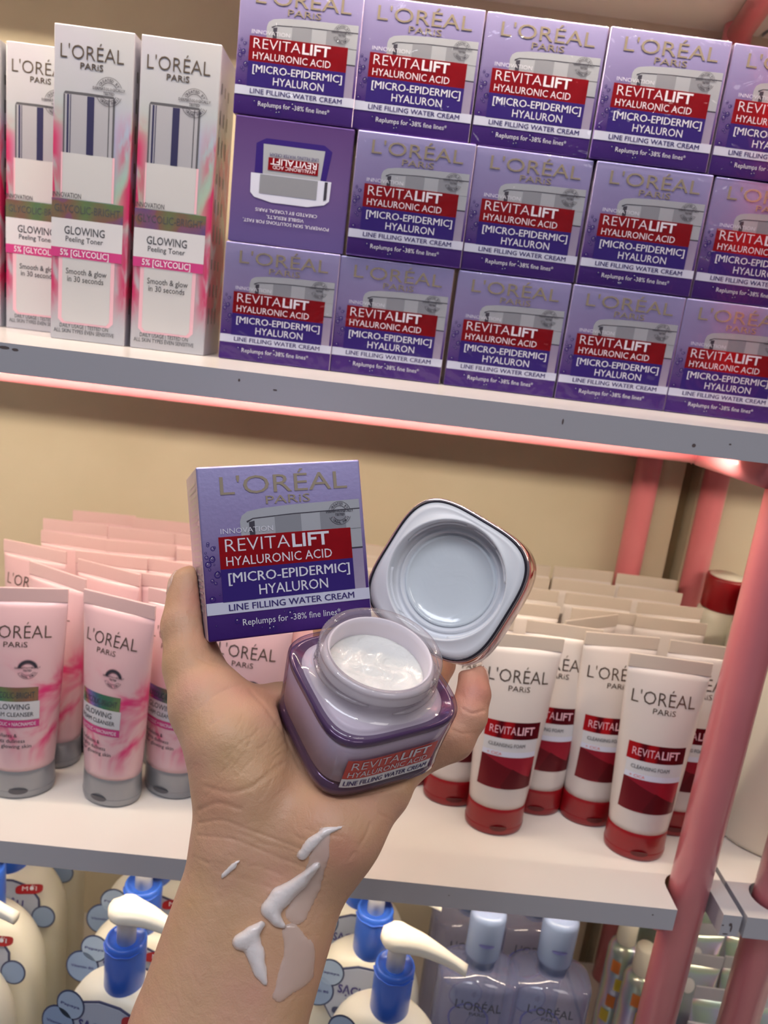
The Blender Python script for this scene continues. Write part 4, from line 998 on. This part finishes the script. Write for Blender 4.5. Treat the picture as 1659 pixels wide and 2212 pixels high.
# creases pressed into the skin: polylines in the picture, width and depth in metres
V = np.empty(len(me2.vertices)*3); me2.vertices.foreach_get('co', V); V = V.reshape(-1, 3); Nn = np.empty_like(V.ravel()); me2.vertices.foreach_get('normal', Nn); Nn = Nn.reshape(-1, 3)
Q = (V-CAM)@BASIS; dep = -Q[:, 2]; sx = 829.5+F*Q[:, 0]/dep; sy = 1106-F*Q[:, 1]/dep; facing = (Nn@CF) < .25
def pline(pts):
    best = np.full(len(sx), 1e9)
    for (x0, y0), (x1, y1) in zip(pts[:-1], pts[1:]):
        dx, dy = x1-x0, y1-y0; t = np.clip(((sx-x0)*dx+(sy-y0)*dy)/(dx*dx+dy*dy), 0, 1); best = np.minimum(best, np.hypot(sx-x0-t*dx, sy-y0-t*dy))
    return best
creases = [([(431,1778),(480,1772),(530,1790),(600,1815),(660,1840)], 4, .0010), ([(428,1805),(500,1812),(560,1835),(640,1868),(700,1895)], 4, .0008),
 ([(430,1750),(470,1735),(520,1748)], 7, .0011), ([(445,1700),(500,1712),(560,1690),(610,1650)], 7, .0008), ([(418,1850),(480,1880),(560,1905),(640,1950)], 4, .0004),
 ([(407,1322),(430,1335),(442,1352)], 3.5, .0007), ([(428,1422),(450,1432),(470,1437)], 4, .0007), ([(430,1530),(470,1498),(520,1478)], 5, .0006),
 ([(540,1490),(580,1535),(620,1600),(650,1660)], 6, .0009), ([(1000,1531),(1020,1541),(1045,1535)], 4, .0011), ([(975,1575),(1000,1585),(1025,1583)], 4, .0006),
 ([(775,1830),(790,1805),(800,1780)], 5, .0008), ([(752,1858),(766,1842)], 4, .0007), ([(490,1640),(515,1610),(540,1590)], 3, .0004), ([(500,1660),(530,1625)], 3, .0004), ([(510,1680),(545,1640)], 3, .0004), ([(845,1770),(820,1760)], 4, .0006)]
def curvy(p):
    p = np.array(p, float)
    if len(p) < 3: return p
    q = np.vstack([2*p[0]-p[1], p, 2*p[-1]-p[-2]]); out = []
    for i in range(1, len(q)-2):
        for t in np.linspace(0, 1, 6, endpoint=False): out.append(.5*((2*q[i])+(-q[i-1]+q[i+1])*t+(2*q[i-1]-5*q[i]+4*q[i+1]-q[i+2])*t*t+(-q[i-1]+3*q[i]-3*q[i+1]+q[i+2])*t**3))
    return np.array(out+[p[-1]])
rc = random.Random(11)
for k_ in range(26):                       # fine wrinkles over the wrist and the base of the thumb
    if k_ < 14: x_, y_ = rc.uniform(440, 700), rc.uniform(1790, 1930); a_ = rc.uniform(.15, .45); l_ = rc.uniform(30, 90)
    else: x_, y_ = rc.uniform(440, 600), rc.uniform(1560, 1740); a_ = rc.uniform(-1.1, -.6); l_ = rc.uniform(20, 55)
    dx_, dy_ = l_*math.cos(a_), l_*math.sin(a_)
    creases.append(([(x_, y_), (x_+dx_*.5+rc.uniform(-4, 4), y_+dy_*.5+rc.uniform(-5, 5)), (x_+dx_, y_+dy_)], 3.2, rc.uniform(.0003, .0007)))
disp = np.zeros(len(V))
for pts, wd, dp in creases: disp -= .34*dp*np.exp(-(pline(curvy(pts))/(wd*.75))**2)*facing
V = V+Nn*disp[:, None]; me2.vertices.foreach_set('co', V.ravel()); me2.update()
fl = me2.attributes.new('flush', 'FLOAT', 'POINT'); fv = np.zeros(len(V))
for cx, cy, r_, k in ((735,1835,38,.55), (1030,1490,42,.85), (425,1290,34,.6), (470,1730,40,.35), (1000,1600,60,.35), (700,1760,70,.25), (620,1700,60,.2), (600,2080,70,.15), (440,1380,50,.3), (560,1480,50,.3)):
    fv = np.maximum(fv, k*np.exp(-((sx-cx)**2+(sy-cy)**2)/(2*r_*r_)))
fl.data.foreach_set('value', fv.astype(np.float32))
hand = link('person', me2, MT['skin']); tag(hand, "person's bare left forearm and hand, palm up, holding jar, lid and carton", 'person')
def nail(px, py, d, r, off3):
    c = cc(px, py, d)+np.array(off3); e_ = np.sqrt(((PX-c[0])/r[0])**2+((PY-c[1])/r[1])**2+((PZ_-c[2])/r[2])**2)*min(r)-min(r)
    f = smax(np.maximum(SK-.00045, -(SK+.0012)), e_, .0006); me_, _ = net_mesh(f, 1); return link('nail', me_, MT['nail'], hand)
nail(411, 1262, .349, (.0042, .0085, .0068), (-.0085, .0012, .0008))
nail(1022, 1464, .345, (.0030, .0056, .0048), (.0062, .0008, -.0018))

# cream on the wrist
DP = -PZ_; SX = 829.5+F*PX/DP; SY = 1106-F*PY/DP
def seg2(pts):
    best = None
    for (x0, y0, r0), (x1, y1, r1) in zip(pts[:-1], pts[1:]):
        dx, dy = x1-x0, y1-y0; t = np.clip(((SX-x0)*dx+(SY-y0)*dy)/(dx*dx+dy*dy), 0, 1); q = np.hypot(SX-x0-t*dx, SY-y0-t*dy)-(r0+(r1-r0)*t); best = q if best is None else smin(best, q, 6)
    return best*DP/F
def smear(name, parts, label, m='smear', group=None):
    f = None
    for pts, h_, k in parts:
        q = smax(seg2(pts), SK-h_, k); f = q if f is None else smin(f, q, .0012)
    f = np.maximum(np.maximum(f, -(SK+.0011)), DP-.306)
    me_, _ = net_mesh(f, 2); o = link(name, me_, MT[m]); tag(o, label, 'cream', group); return o
smear('cream_smear', [([(752,1781,4),(705,1795,10),(672,1822,14),(652,1848,13)], .0020, .003), ([(686,1868,9),(650,1905,16),(606,1938,24),(584,1965,21),(598,1990,13),(612,2000,8)], .0036, .0045)], 'glossy white cream ridge running from palm heel to mid wrist')
smear('cream_smear', [([(566,1996,9),(545,2015,15),(520,2035,20)], .0034, .004), ([(545,2015,15),(552,2060,22),(562,2100,16),(574,2125,8)], .0026, .004)], 'glossy white cream blob lower on the wrist, with a pointed tail')
smear('cream_smear', [([(481,1893,6),(503,1872,6),(520,1856,3)], .0015, .0016)], 'small dab of white cream on the thumb side of the wrist')
smear('cream_film', [([(628,2012,22),(648,2060,36),(632,2110,34),(604,2150,18)], .0009, .0018), ([(650,2050,30),(655,2100,26)], .0009, .0018)], 'thin translucent film of cream spread over the lower wrist', 'film')
smear('cream_film', [([(700,1800,16),(690,1850,22),(672,1910,24),(640,1975,26)], .0006, .0012)], 'thin translucent film of cream beside the palm heel', 'film')
